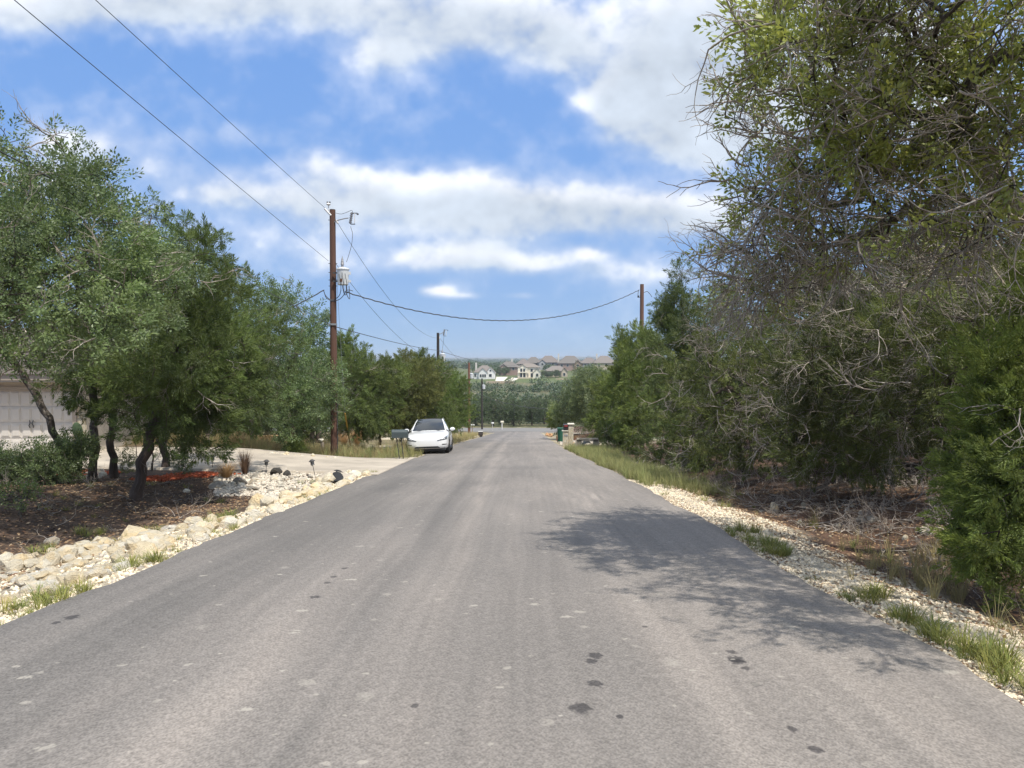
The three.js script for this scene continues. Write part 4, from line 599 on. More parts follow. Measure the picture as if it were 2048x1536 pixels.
  for (let k = 0; k < 900; k++) { const d = 38 + 45 * r(), l = .2 + 2.2 * r(); dry(edgeL(d) - l, d, .55 + .5 * r(), r() * .6); }
  for (let k = 0; k < 2200; k++) { const d = 16.5 + 24 * Math.pow(r(), .9), q = .08 + 1.9 * r(); dry(edgeR(d) + q, d, .42 + .35 * r(), .55 + .4 * r()); }
  for (let k = 0; k < 200; k++) { const p = onGround(1700 + 300 * r(), 1090 + 150 * r()); if (noise(p.x * 2, p.z * 2) > .1) dry(p.x, -p.z, .4 + .3 * r(), .2); }
  const grass = add(new THREE.Group(), 'roadside_grass'); tag(grass, 'green grass tufts along the road edges', 'grass', null, 'stuff'); TG.forEach((g, i) => instanced('grass_tufts', g, matGrass, gm1[i], grass, gc1[i]));
  const dgr = add(new THREE.Group(), 'dry_grass'); tag(dgr, 'dry straw coloured grass on the verges and behind the driveway', 'grass', null, 'stuff'); TD.forEach((g, i) => instanced('straw_tufts', g, matDryGrass, dm[i], dgr, dc[i]));
  // single ornamental clumps
  const clumpOf = (name, label, px, py, h, spread, n, col) => { const p = onGround(px, py), m = mesh(name, tuft(px, n, h, spread, .005), leaf(...col, .9, .25)); m.position.set(p.x, p.y - .03, p.z); return tag(m, label, 'ornamental grass'); };
  clumpOf('ornamental_grass', 'arching tan ornamental grass beside the lantern and red mulch', 452, 957, .5, .5, 260, [.42, .27, .12]);
  clumpOf('ornamental_grass', 'upright dark russet ornamental grass right of the tan one', 490, 950, .75, .22, 240, [.20, .12, .07]);
  clumpOf('ornamental_grass', 'tall golden bunch grass right of the pole marker', 714, 893, 1.35, .8, 420, [.62, .40, .20]);
  clumpOf('ornamental_grass', 'golden bunch grass behind the pole marker', 688, 894, 1.0, .55, 300, [.55, .36, .18]);
  clumpOf('ornamental_grass', 'tall straw grass behind the middle of the driveway', 470, 897, .9, .7, 260, [.46, .33, .17]);
}
// ---------------------------------------------------------------- utility poles and lines
const poleMap = texture(128, 512, (x, y, o) => { const u = x / 128, v = y / 512, a = tnoise(u * 32, v * 4, 4) * .4 + tnoise(u * 64, v * 16, 16) * .3 + tnoise(u * 64, v * 64, 64) * .2, s = tnoise(u * 16 + 3, v * 32, 16) > .62 ? .35 : 0; const q = .66 + .4 * a + s; o[0] = q; o[1] = q * .96; o[2] = q * .93; }, { srgb: true });
const matPole = new THREE.MeshStandardMaterial({ color: rgb(.175, .095, .068), map: again(poleMap, 2, .35), roughness: .95, bumpMap: again(poleMap, 2, .35), bumpScale: .012 });
const matPoleDark = new THREE.MeshStandardMaterial({ color: rgb(.06, .05, .045), map: again(poleMap, 2, .35), roughness: .95 });
const matSteel = std(.42, .43, .44, .45, { metalness: .6 }), matDarkMetal = std(.06, .06, .06, .6), matCan = std(.66, .68, .68, .5), matPorcelain = std(.75, .74, .72, .3), matGreyIns = std(.30, .30, .31, .4), matWire = std(.07, .072, .08, .6), matRust = std(.22, .10, .05, .9);
function poleThing(label, px, d, topPy, mat, w = .23) {
  const t = spot(px, topPy, d), y0 = ground(t.x, d), h = t.y - y0, P = thing('utility_pole', label, 'utility pole', t.x, y0, -d, 'utility poles along the road');
  mesh('post', cyl(w * .62, w * .48, h + .4, 0, (h - .4) / 2, 0, 18), mat, P); mesh('pole_cap', cyl(w * .49, w * .46, .02, 0, h + .01, 0, 18), matDarkMetal, P); P.userData.h = h; return P;
}
const localOf = (P, px, py, d) => spot(px, py, d).sub(P.position);
function sagLine(a, b, sag, r, n = 24, twist = 0) { const pts = []; for (let k = 0; k <= n; k++) { const t = k / n, p = a.clone().lerp(b, t); p.y -= sag * 4 * t * (1 - t); if (twist) { p.y += twist * Math.sin(k * 2.1); p.x += twist * Math.cos(k * 2.1); } pts.push(p); } return new Geo().tube(pts, pts.map(() => r), 6, false).build(); }
function curve(P, name, pts, r, mat) { const cv = new THREE.CatmullRomCurve3(pts), q = cv.getPoints(18); return mesh(name, new Geo().tube(q, q.map(() => r), 5).build(), mat, P); }
function can(P, x, y, z, s = 1) {
  const c = mesh('transformer_tank', new THREE.LatheGeometry([[0, 0], [.19, 0], [.20, .02], [.225, .56], [.245, .57], [.245, .61], [.22, .63], [.08, .67], [0, .67]].map(([a, b]) => new THREE.Vector2(a * s, b * s)), 24).translate(x, y, z), matCan, P);
  mesh('bushing', merge([cyl(.055 * s, .045 * s, .16 * s, x - .02, y + .74 * s, z, 12), ...[0, 1, 2, 3].map((k) => cyl(.075 * s - k * .009, .05 * s - k * .008, .05 * s, x - .02, y + (.80 + k * .06) * s, z, 12)), cyl(.02, .006, .1 * s, x - .02, y + 1.06 * s, z, 8)]), matGreyIns, c);
  mesh('bracket', merge([box(.2 * s, .05, .06, x - .28 * s, y + .14 * s, z), box(.2 * s, .05, .06, x - .28 * s, y + .46 * s, z)]), matDarkMetal, c);
  mesh('cooling_lug', merge([box(.09 * s, .11 * s, .05, x + .26 * s, y + .44 * s, z + .02), box(.09 * s, .09 * s, .05, x + .26 * s, y + .14 * s, z + .02)]), matCan, c); return c;
}
function cutout(P, x, y, z, s = 1) {
  const c = mesh('fuse_cutout', merge([cyl(.035 * s, .03 * s, .34 * s, x, y, z, 10), ...[0, 1, 2, 3, 4].map((k) => cyl(.05 * s, .05 * s, .02 * s, x, y - .13 * s + k * .065 * s, z, 12))]).applyMatrix4(new THREE.Matrix4().makeTranslation(x, y, z).multiply(new THREE.Matrix4().makeRotationZ(-.16)).multiply(new THREE.Matrix4().makeTranslation(-x, -y, -z))), matGreyIns, P);
  mesh('fuse_tube', cyl(.014 * s, .014 * s, .3 * s, x + .12 * s, y - .02, z + .05, 8), matPorcelain, c); mesh('contact_arm', merge([box(.2 * s, .03, .03, x + .1 * s, y + .14 * s, z + .03), box(.07, .05, .04, x + .21 * s, y + .11 * s, z + .03), box(.14 * s, .03, .03, x + .06 * s, y - .19 * s, z + .03)]), matDarkMetal, c); return c;
}
const P1 = poleThing('tall brown utility pole carrying a transformer left of the white car', 665, 29, 420, matPole);
{
  const L = (px, py, dz = 0) => localOf(P1, px, py, 29 + dz), a = L(657, 411);
  const ins = mesh('pin_insulator', merge([cyl(.02, .02, .22, a.x, a.y - .09, a.z, 8), cyl(.03, .09, .05, a.x, a.y + .02, a.z, 14), cyl(.09, .05, .05, a.x, a.y + .07, a.z, 14)]), matPorcelain, P1); mesh('conductor_clamp', merge([box(.05, .05, .05, a.x - .04, a.y + .12, a.z), box(.05, .05, .05, a.x + .05, a.y + .12, a.z)]), matDarkMetal, ins);
  for (const [px, py, qx, qy] of [[649, 417, 662, 431], [672, 440, 676, 447]]) { const s = L(px, py, -.1), e = L(qx, qy, -.1), pts = []; for (let k = 0; k <= 12; k++) pts.push(s.clone().lerp(e, k / 12)); mesh('dead_end_insulator', new Geo().tube(pts, pts.map((_, k) => (k % 2 ? .045 : .028)), 10).build(), matPorcelain, P1); }
  curve(P1, 'bracket_arm', [L(667, 446, -.05), L(672, 442, -.1), L(690, 437, -.15), L(697, 436, -.15)], .022, matGreyIns);
  { const c = L(702, 436, -.15); cutout(P1, c.x, c.y, c.z, 1.25); curve(P1, 'jumper_wire', [L(668, 425, -.1), L(682, 428, -.12), L(695, 424, -.14), L(704, 421, -.15), L(706, 428, -.15)], .009, matWire); curve(P1, 'jumper_wire', [L(701, 453, -.15), L(705, 467, -.15), L(703, 490, -.2), L(697, 512, -.2), L(693, 524, -.2)], .009, matWire); }
  { const c = L(686, 570, -.2); can(P1, c.x, c.y, c.z); for (const [px, y0, y1] of [[678, 548, 562], [684, 545, 566], [690, 547, 562]]) curve(P1, 'secondary_lead', [L(px, y0, -.45), L(px + 1, (y0 + y1) / 2, -.47), L(px + 3, y1, -.46), L(px + 4, y1 + 20, -.3)], .011, matWire); mesh('rust_stain', new THREE.CylinderGeometry(.218, .212, .12, 10, 1, true, -.35, .45).translate(c.x, c.y + .16, c.z), matRust, P1); }
  for (const py of [440, 527, 545, 560, 572]) mesh('through_bolt', merge([cyl(.012, .012, .34, 0, 0, 0, 8).rotateZ(Math.PI / 2).translate(0, L(665, py).y, 0)]), matDarkMetal, P1);
  for (const loop of [[[647, 581], [652, 592], [664, 600], [678, 592], [682, 580]], [[648, 583], [653, 596], [666, 602], [680, 598], [692, 584]], [[683, 560], [686, 578], [690, 590], [697, 582]], [[692, 568], [694, 590], [699, 598], [698, 572]], [[688, 585], [696, 580], [706, 582]]]) curve(P1, 'drip_loop', loop.map(([x, y], k) => L(x, y, -.2 + .04 * k)), .014, matWire);
  mesh('ground_wire_guard', box(.03, 2.2, .03, .135, 1.2, .05), matDarkMetal, P1); { const c = L(665, 649); mesh('cable_clamp', box(.34, .07, .06, 0, c.y, .12), matSteel, P1); }
}
const P2 = poleThing('dark utility pole rising behind the juniper thicket', 876, 66, 666, matPoleDark, .24);
{ const c = localOf(P2, 884, 722, 66); can(P2, c.x + .05, c.y, c.z, 1); const q = localOf(P2, 888, 665, 66); cutout(P2, q.x, q.y, q.z, 1.6); curve(P2, 'bracket_arm', [localOf(P2, 877, 669, 66), localOf(P2, 883, 667, 66), localOf(P2, 887, 664, 66)], .03, matGreyIns); curve(P2, 'jumper_wire', [localOf(P2, 888, 671, 66), localOf(P2, 886, 690, 66), localOf(P2, 883, 705, 66)], .012, matWire); mesh('insulator', cyl(.05, .05, .16, .14, P2.userData.h - .4, 0, 10), matPorcelain, P2); }
const P3 = poleThing('weathered reddish utility pole beside the far mailboxes', 938, 96, 725, new THREE.MeshStandardMaterial({ color: rgb(.30, .15, .10), map: again(poleMap, 2, .35), roughness: .95 }), .27);
{ const c = localOf(P3, 944, 757, 96); can(P3, c.x - .05, c.y, c.z, 1); mesh('crossarm_brace', box(.5, .08, .08, .1, P3.userData.h - 1.3, 0), matGreyIns, P3); }
const P4 = poleThing('thin dark utility pole at the bottom of the hill', 964, 122, 757, matPoleDark, .24);
{ const c = localOf(P4, 968, 778, 122); can(P4, c.x - .05, c.y, c.z, 1.05); }
const PR = poleThing('brown service pole rising from the junipers right of the road', 1284, 45, 569, new THREE.MeshStandardMaterial({ color: rgb(.26, .15, .11), map: again(poleMap, 2, .35), roughness: .95 }), .23);
{ const L = (px, py) => localOf(PR, px, py, 44.9); curve(PR, 'service_loop', [L(1277, 580), L(1276, 590), L(1278, 594), L(1281, 596)], .016, matWire); mesh('wire_grip', box(.1, .12, .06, L(1277, 593).x, L(1277, 593).y, .05), matDarkMetal, PR); curve(PR, 'service_loop', [L(1288, 585), L(1294, 583), L(1299, 587), L(1304, 594)], .016, matWire); }
const P0 = poleThing('utility pole behind the viewpoint', 0, 1, 0, matPole); P0.userData.label = 'brown utility pole on the left behind the viewpoint'; P0.position.set(-7.2, ground(-7.2, -8), 8); P0.children.forEach((c) => c.scale.setScalar(1)); P0.clear(); mesh('post', cyl(.15, .11, 9.6, 0, 4.4, 0, 16), matPole, P0);
function line(label, a, b, sag, r, twist = 0, n = 28) { return tag(mesh('overhead_line', sagLine(a, b, sag, r, n, twist), matWire), label, 'power line'); }
line('upper wire from the tall pole towards the top left corner', spot(650, 416, 29), V(-7.2, 8.6, 8), .08, .007);
line('second wire from the tall pole towards the top left corner', spot(657, 522, 29), V(-7.15, 8.3, 8), .05, .007);
line('low cable from the tall pole passing behind the left tree tops', spot(663, 650, 28.9), V(-7.2, 6.1, 8), .03, .010);
line('low cable from the tall pole to the dark pole behind the thicket', spot(666, 652, 28.9), spot(877, 701, 65.9), .12, .016);
line('cable leaving the dark pole towards the hilltop houses', spot(877, 701, 65.9), spot(1030, 731, 160), .5, .02);
line('upper wire between the tall pole and the dark pole', spot(676, 447, 29), spot(873, 676, 65.9), 1.0, .009);
line('lower wire between the tall pole and the dark pole', spot(672, 528, 29), spot(875, 716, 65.9), .9, .009);
line('thick twisted service cable sagging across the road', spot(692, 584, 28.9), spot(1278, 580, 44.9), 1.42, .022, .012, 120);
line('service cable from the tall pole into the left oak', spot(648, 580, 28.9), spot(230, 700, 26.5), .55, .022, .008, 60);
line('thin wire between the dark pole and the reddish pole', spot(877, 672, 65.9), spot(938, 730, 95.9), .5, .012);
line('thin wire between the reddish pole and the last pole', spot(939, 731, 95.9), spot(964, 760, 121.9), .4, .014);
line('service cable crossing the road from the reddish pole', spot(940, 780, 95.8), spot(1150, 815, 80), .9, .022);
{ const a = onGround(701, 894), b = spot(690, 827, 29.6), m = thing('guy_marker', 'bright yellow plastic guy wire marker beside the tall pole', 'guy marker', a.x, a.y, a.z), e = b.clone().sub(a); mesh('sleeve', new Geo().tube([V(0, 0, 0), e.clone().multiplyScalar(.5), e], [.035, .035, .03], 8).build(), std(.62, .36, .04, .5), m); const top = spot(668, 470, 29).sub(a); mesh('guy_wire', new Geo().tube([e, top], [.006, .006], 5).build(), matSteel, m); }

// ---------------------------------------------------------------- the parked car
{
  const paint = new THREE.MeshPhysicalMaterial({ color: rgb(.84, .85, .86), roughness: .35, clearcoat: 1, clearcoatRoughness: .04 }), glass = new THREE.MeshPhysicalMaterial({ color: rgb(.012, .016, .018), roughness: .04, clearcoat: 1, clearcoatRoughness: .02 }), trim = std(.018, .018, .019, .5), tyre = std(.022, .022, .023, .85), rim = std(.10, .10, .105, .4, { metalness: .5 }), lampM = new THREE.MeshPhysicalMaterial({ color: rgb(.10, .11, .12), roughness: .12, clearcoat: 1 }), lens = std(.6, .62, .65, .15);
  const pos = V(spot(856, 900, 34.3).x, 0, -35.4), C = thing('parked_car', 'white electric crossover car parked facing us half off the road', 'car', pos.x, roadY(35.4) + .02, pos.z);
  const S = [[2.375, .50, .36, .60, .62], [2.36, .66, .30, .66, .70], [2.28, .80, .24, .72, .785], [2.12, .885, .21, .775, .855], [1.85, .935, .20, .84, .925], [1.45, .955, .20, .90, .985], [1.0, .96, .20, .945, 1.03], [.6, .96, .20, .97, 1.06], [-.3, .96, .20, .99, 1.07], [-1.2, .96, .20, 1.01, 1.09], [-1.8, .945, .21, 1.03, 1.10], [-2.15, .90, .28, 1.02, 1.08], [-2.33, .80, .40, .96, 1.0], [-2.375, .66, .52, .86, .88]];
  const body = new Geo(), ring = ([z, w, yb, ys, yt]) => { const half = [[w * .5, yb], [w * .86, yb + .01], [w * .965, yb + .09], [w, lerp(yb, ys, .5)], [w * .985, lerp(yb, ys, .8)], [w * .955, ys - .02], [w * .88, lerp(ys, yt, .45)], [w * .6, lerp(ys, yt, .85)], [w * .3, lerp(ys, yt, .97)]]; const p = [[0, yb], ...half, [0, yt], ...half.slice().reverse().map(([a, b]) => [-a, b])]; return p.map(([x, y]) => body.v(x, y, z, 0, 0, 0)); };
  let pr; const rings = S.map(ring); rings.forEach((q) => { if (pr) for (let k = 0; k < q.length; k++) { const m = (k + 1) % q.length; body.tri(pr[k], pr[m], q[m]); body.tri(pr[k], q[m], q[k]); } pr = q; });
  const lid = (q, z, y, f) => { const c = body.v(0, y, z, 0, 0, 0); for (let k = 0; k < q.length; k++) { const m = (k + 1) % q.length; f ? body.tri(c, q[m], q[k]) : body.tri(c, q[k], q[m]); } };
  lid(rings[0], 2.378, .5, true); lid(rings[rings.length - 1], -2.378, .7, false);
  let bg = body.build(); bg.computeVertexNormals();
  { // wheel arches
    let a = new Brush(bg); a.updateMatrixWorld(); const ev = new Evaluator(); ev.attributes = ['position', 'normal', 'uv']; ev.useGroups = false;
    for (const z of [1.44, -1.45]) for (const x of [.86, -.86]) { const b = new Brush(new THREE.CylinderGeometry(.40, .40, .42, 32).rotateZ(Math.PI / 2).translate(x, .36, z)); b.updateMatrixWorld(); a = ev.evaluate(a, b, SUBTRACTION); }
    bg = a.geometry;
  }
  const bt = new THREE.Mesh(bg, new THREE.MeshBasicMaterial({ side: THREE.DoubleSide })), B = bt, ray = new THREE.Raycaster(); mesh('body', bg, paint, C);
  const patch = (fn, n, m) => { const g = new Geo(), rows = []; for (let j = 0; j <= m; j++) { const row = []; for (let i = 0; i <= n; i++) row.push(g.v(...fn(i / n, j / m), 0, 1, 0, i / n, j / m)); rows.push(row); } for (let j = 0; j < m; j++) for (let i = 0; i < n; i++) { g.tri(rows[j][i], rows[j][i + 1], rows[j + 1][i + 1]); g.tri(rows[j][i], rows[j + 1][i + 1], rows[j + 1][i]); } const q = g.build(); q.computeVertexNormals(); return q; };
  const wind = (s, t, o = 0) => [s * lerp(.80, .60, t), lerp(1.0, 1.55, t) + .05 * Math.sin(t * Math.PI) + o + .02 * (1 - s * s), lerp(.90, .02, t) + .16 * (1 - s * s) * (1 - .6 * t) + o];
  const roofP = (s, t, o = 0) => [s * lerp(.60, .55, t), 1.55 + .07 * Math.sin(Math.min(t * 1.25, 1) * Math.PI * .6) - .40 * Math.pow(Math.max(0, t - .55) / .45, 2) + .035 * (1 - s * s) + o, lerp(.02, -2.1, t) + .06 * (1 - s * s) * (1 - t)];
  mesh('windshield', patch((u, v) => wind((u * 2 - 1) * .93, .03 + .95 * v, .008), 14, 8), glass, C); mesh('roof_glass', patch((u, v) => roofP((u * 2 - 1) * .95, v * .72, .006), 12, 16), glass, C);
  mesh('roof_frame', merge([patch((u, v) => wind(u * 2 - 1, v), 14, 8), patch((u, v) => roofP(u * 2 - 1, v), 12, 18)]), paint, C);
  for (const s of [-1, 1]) {
    const side = (u, v, o = 0) => { const z = lerp(.80, -2.05, u), rt = clamp((.02 - z) / 2.12, 0, 1), top = z > .02 ? wind(1, clamp((.90 - z) / .88, 0, 1)) : roofP(1, rt); return [s * (lerp(.91, top[0], v) + .03 * Math.sin(v * Math.PI) + o), lerp(.96, top[1], v), z]; };
    mesh('cabin_side', patch((u, v) => side(u, v), 20, 6), paint, C);
    mesh('side_window', patch((u, v) => side(lerp(.17, .50, u), lerp(.10, .88, v), .008), 10, 4), glass, C); mesh('side_window', patch((u, v) => side(lerp(.53, .84, u), lerp(.10, .86, v), .008), 10, 4), glass, C);
    const mir = mesh('wing_mirror', new THREE.SphereGeometry(.12, 16, 12).scale(1.0, .72, .6).translate(s * 1.06, 1.06, .52), paint, C); mesh('mirror_stalk', box(.14, .04, .06, s * .95, 1.0, .52), trim, mir);
    // swept head lamp, laid on the nose
    const onNose = (x, y) => { ray.set(V(s * x, y, 6), V(0, 0, -1)); const h = ray.intersectObject(B)[0]; return h ? h.point.z : 2.2; };
    const hl = mesh('headlight', patch((u, v) => { const x = lerp(.46, .885, u), lo = .575 + .06 * u, hi = .605 + .20 * Math.pow(u, 1.4), y = lerp(lo, hi, v); return [s * x, y, onNose(x, y) + .012]; }, 18, 6), lampM, C);
    mesh('lamp_lens', patch((u, v) => { const x = lerp(.64, .80, u), y = lerp(.635 + .03 * u, .665 + .05 * u, v); return [s * x, y, onNose(x, y) + .02]; }, 6, 2), lens, hl);
    mesh('fog_slit', patch((u, v) => { const x = lerp(.66, .86, u), y = lerp(.405, .435, v); return [s * x, y, onNose(x, y) + .012]; }, 8, 2), trim, C);
    for (const z of [1.44, -1.45]) {
      const w = add(new THREE.Group(), 'wheel', C); mesh('tyre', new THREE.TorusGeometry(.275, .085, 14, 36).scale(1, 1, 1.35).rotateY(Math.PI / 2).translate(s * .84, .36, z), tyre, w);
      mesh('rim', merge([cyl(.22, .22, .1, 0, 0, 0, 24).rotateZ(Math.PI / 2).translate(s * .86, .36, z), ...[0, 1, 2, 3, 4].map((k) => box(.03, .40, .06).rotateX(k * Math.PI / 5).translate(s * .92, .36, z))]), rim, w);
    }
    mesh('sill', box(.06, .10, 1.9, s * .93, .23, 0, .02), trim, C);
  }
  const intake = new THREE.Shape(); intake.moveTo(-.58, .265); intake.lineTo(.58, .265); intake.lineTo(.48, .345); intake.lineTo(-.48, .345); intake.closePath();
  mesh('lower_intake', new THREE.ExtrudeGeometry(intake, { depth: .06, bevelEnabled: false }).translate(0, 0, 2.325), trim, C); mesh('under_tray', box(1.62, .12, .5, 0, .20, 2.02, .03), trim, C); mesh('emblem', merge([box(.05, .012, .012, 0, .705, 2.345), box(.014, .05, .012, 0, .68, 2.352)]), rim, C);
  mesh('wiper', merge([box(.5, .012, .02, -.3, 1.035, 1.0), box(.5, .012, .02, .28, 1.035, 1.0)]), trim, C);
  mesh('rear_view_mirror', box(.2, .06, .03, 0, 1.46, .05, .01), trim, C);
  C.rotation.order = 'YXZ'; C.rotation.set(-.085, .055, .035); C.position.y = roadY(35.4) - .03;
}
// ---------------------------------------------------------------- mailboxes, bin, markers
function mailbox(name, label, x, y, z, len, h, mat, legs, turn = 0) {
  const M = thing(name, label, 'mailbox', x, y, z); M.rotation.y = turn; const sh = new THREE.Shape(), w = h * .42; sh.moveTo(-w, 0); sh.lineTo(w, 0); sh.lineTo(w, h * .55); sh.absarc(0, h * .55, w, 0, Math.PI, false); sh.closePath();
  const bh = legs.h; mesh('box', new THREE.ExtrudeGeometry(sh, { depth: len, bevelEnabled: true, bevelSize: .008, bevelThickness: .008, bevelSegments: 2 }).translate(0, bh, -len / 2).rotateY(Math.PI / 2), mat, M);
  mesh('door', new THREE.ExtrudeGeometry(sh, { depth: .015, bevelEnabled: false }).translate(0, bh, len / 2 + .012).rotateY(Math.PI / 2), legs.doorMat ?? mat, M);
  for (const [lx, tilt, r] of legs.at) mesh('leg', new Geo().tube([V(lx, -.15, 0), V(lx + tilt, bh, 0)], [r, r], 8).build(), legs.mat, M);
  return M;
}
{ const p = onGround(806, 921); mailbox('mailbox', 'dark grey green mailbox on two thin stakes before the white car', p.x - .12, p.y, p.z, .56, .29, std(.055, .075, .08, .45), { h: .86, at: [[.02, -.14, .016], [.17, -.12, .016]], mat: matDarkMetal }, .06); }
{ const p = onGround(961, 874); mailbox('mailbox', 'low dark brown mailbox with pale lid far down on the left', p.x, p.y, p.z, .42, .36, std(.05, .04, .035, .6), { h: .16, at: [[0, 0, .06], [.12, 0, .06]], mat: matDarkMetal }, .1); const m = tag(mesh('mailbox_slab', box(.46, .03, .34, 0, 0, 0, .01), std(.66, .64, .6)), 'pale slab lying on the low dark brown mailbox', 'slab'); m.position.set(p.x, p.y + .16 + .36 * .97 + .045, p.z); }
{ const p = onGround(945, 865); mailbox('mailbox', 'white mailbox beside the reddish utility pole', p.x, p.y, p.z, .5, .24, std(.7, .7, .68, .5), { h: 1.0, at: [[0, 0, .05]], mat: std(.3, .22, .15) }, .3); }
{ const p = onGround(985, 862); mailbox('mailbox', 'small white mailbox on a slender post at the road end', p.x, p.y, p.z, .35, .22, std(.66, .66, .64, .5), { h: 1.15, at: [[0, 0, .05]], mat: std(.5, .48, .44) }, .5); }
{ const p = onGround(1004, 860); mailbox('mailbox', 'cream mailbox on a white post nearest the cross street', p.x, p.y, p.z, .5, .26, std(.68, .64, .5, .5), { h: 1.2, at: [[0, 0, .09]], mat: std(.66, .64, .6) }, .4); }
{ // stone mailbox pier: courses of cut limestone
  const p = onGround(1136, 891), M = thing('stone_mailbox', 'pale limestone mailbox pier with red and black box on the right', 'mailbox', p.x, p.y, p.z), r = rng(33), ms = [rockMat(.84, .78, .66), rockMat(.78, .71, .57), rockMat(.86, .82, .73), rockMat(.76, .71, .61)];
  const pier = (name, x, w, h, course) => { mesh(name, box(w - .04, h, .5, x, h / 2 - .1, 0), std(.5, .46, .38), M); for (let y = 0, k = 0; y < h - .12; k++) { const ch = course * (.8 + .4 * r()), H = Math.min(ch, h - .1 - y), cut = (k % 2 ? .38 : .62) + .1 * (r() - .5); for (const [a, b] of [[0, cut], [cut, 1]]) mesh('stone', box(w * (b - a) - .012, H - .012, .54 + .02 * r(), x - w / 2 + w * (a + b) / 2, y + H / 2 - .1 + .1 * 0, 0, .01), ms[Math.floor(r() * 4)], M); y += ch; } };
  pier('pedestal', -.16, .34, .98, .17); pier('pillar', .17, .32, 1.38, .19);
  mesh('capstone', box(.42, .07, .62, .17, 1.34, 0, .015), std(.66, .62, .52), M); mesh('capstone', box(.40, .06, .62, -.19, .93, 0, .015), std(.66, .62, .52), M);
  mesh('letter_box', box(.28, .36, .5, -.16, 1.145, .02, .03), std(.03, .03, .032, .4), M); mesh('box_door', box(.22, .12, .02, -.14, 1.24, .28, .008), std(.28, .04, .04, .5), M); mesh('address_plate', box(.24, .12, .02, -.15, .66, .285, .004), std(.30, .31, .33, .5), M);
}
{ const p = onGround(1121, 885), M = thing('wheeled_bin', 'dark green wheeled rubbish bin left of the stone mailbox', 'bin', p.x, p.y, p.z), g = std(.012, .10, .06, .5); const G = new THREE.CylinderGeometry(.30, .25, .92, 4, 1).rotateY(Math.PI / 4).translate(0, .54, 0); mesh('tub', G, g, M); mesh('lid', box(.46, .07, .50, 0, 1.03, 0, .03), g, M); mesh('rim_band', box(.47, .05, .47, 0, .96, 0, .01), std(.01, .075, .045, .5), M); mesh('handle', cyl(.018, .018, .4, 0, 0, 0, 8).rotateZ(Math.PI / 2).translate(0, .98, -.28), g, M); for (const s of [-1, 1]) mesh('wheel', cyl(.12, .12, .05, 0, 0, 0, 18).rotateZ(Math.PI / 2).translate(s * .2, .12, -.2), matDarkMetal, M); }
for (const [px, py, h, lean, label] of [[425, 939, .34, 0, 'black solar path lantern beside the red mulch'], [532, 947, .3, .05, 'black solar path lantern behind the black boulders'], [630, 952, .36, -.2, 'leaning solar path light nearest the road']]) {
  const p = onGround(px, py), M = thing('path_light', label, 'path light', p.x, p.y, p.z), m = matDarkMetal; M.rotation.z = -lean;
  mesh('stake', cyl(.008, .008, h, 0, h / 2 - .05, 0, 8), m, M); mesh('lantern_glass', cyl(.035, .045, .10, 0, h - .02, 0, 12), std(.25, .26, .26, .2), M); mesh('cage', merge([0, 1, 2, 3].map((k) => box(.008, .11, .008, .045 * Math.cos(k * 1.57), h - .02, .045 * Math.sin(k * 1.57)))), m, M); mesh('cap', new THREE.LatheGeometry([[0, .06], [.03, .055], [.085, .01], [.085, 0], [0, 0]].map(([a, b]) => new THREE.Vector2(a, b)), 16).translate(0, h + .035, 0), m, M);
}
{ // culvert under the driveway
  const p = onGround(676, 969), M = thing('culvert_pipe', 'black corrugated culvert pipe mouth under the driveway edge', 'culvert', p.x - .05, p.y - .12, p.z - .1), g = new THREE.LatheGeometry([...Array(30).keys()].map((k) => new THREE.Vector2(.19 + .01 * (k % 2), k * .06)), 24), m = std(.02, .02, .02, .9); m.side = THREE.DoubleSide; g.rotateX(-Math.PI / 2); mesh('pipe', g, m, M); M.rotation.y = .25; mesh('pipe_end', new THREE.CircleGeometry(.19, 20).translate(0, 0, -1.5), std(.01, .01, .01), M);
  const A = onGround(668, 962), W = thing('culvert_headwall', 'sloped rough concrete apron beside the culvert mouth', 'headwall', A.x, A.y, A.z); mesh('apron', rockGeo(77, .75, .2, .6, 2).translate(0, .02, -.35), matConcrete, W);
}
{ const p = onGround(642, 909), M = thing('stump_post', 'short weathered grey post with a white stone on top', 'post', p.x, p.y, p.z - .2); mesh('post', new Geo().tube([V(0, -.1, 0), V(.03, .25, 0), V(.0, .5, .02)], [.09, .075, .08], 8).build(), std(.30, .26, .22, .95), M); mesh('cap_stone', rockGeo(88, .16, .09, .12, 1).translate(-.04, .57, 0), LIME[3], M); }
{ const p = onGround(520, 892), M = thing('timber_stack', 'low stack of weathered timber behind the left trees', 'timber', p.x, p.y, p.z - 1.5); for (let k = 0; k < 9; k++) mesh('board', box(2.3, .12, .2, .05 * (k % 3), .12 + .15 * Math.floor(k / 3), (k % 3) * .24, .01), std(.30 + .03 * (k % 3), .21, .10, .9), M); mesh('bearer', box(.15, .14, .9, -.8, .0, .2), std(.05, .045, .04), M); mesh('bearer', box(.15, .14, .9, .8, .0, .2), std(.05, .045, .04), M); }
{ for (const [px, d, y0, n] of [[1188, 60, 868, 2], [1192, 65, 861, 2]]) { const p = spot(px, y0, d), g = ground(p.x, d), M = thing('timber_terrace', d === 60 ? 'nearer brown timber terrace edging right of the stone mailbox' : 'farther brown timber terrace edging right of the stone mailbox', 'retaining wall', p.x, g, -d); for (let k = 0; k < n; k++) mesh('sleeper', box(6, .2, .22, 0, .1 + k * .215, 0, .02), std(.24, .13 + .02 * k, .085, .9), M); } }
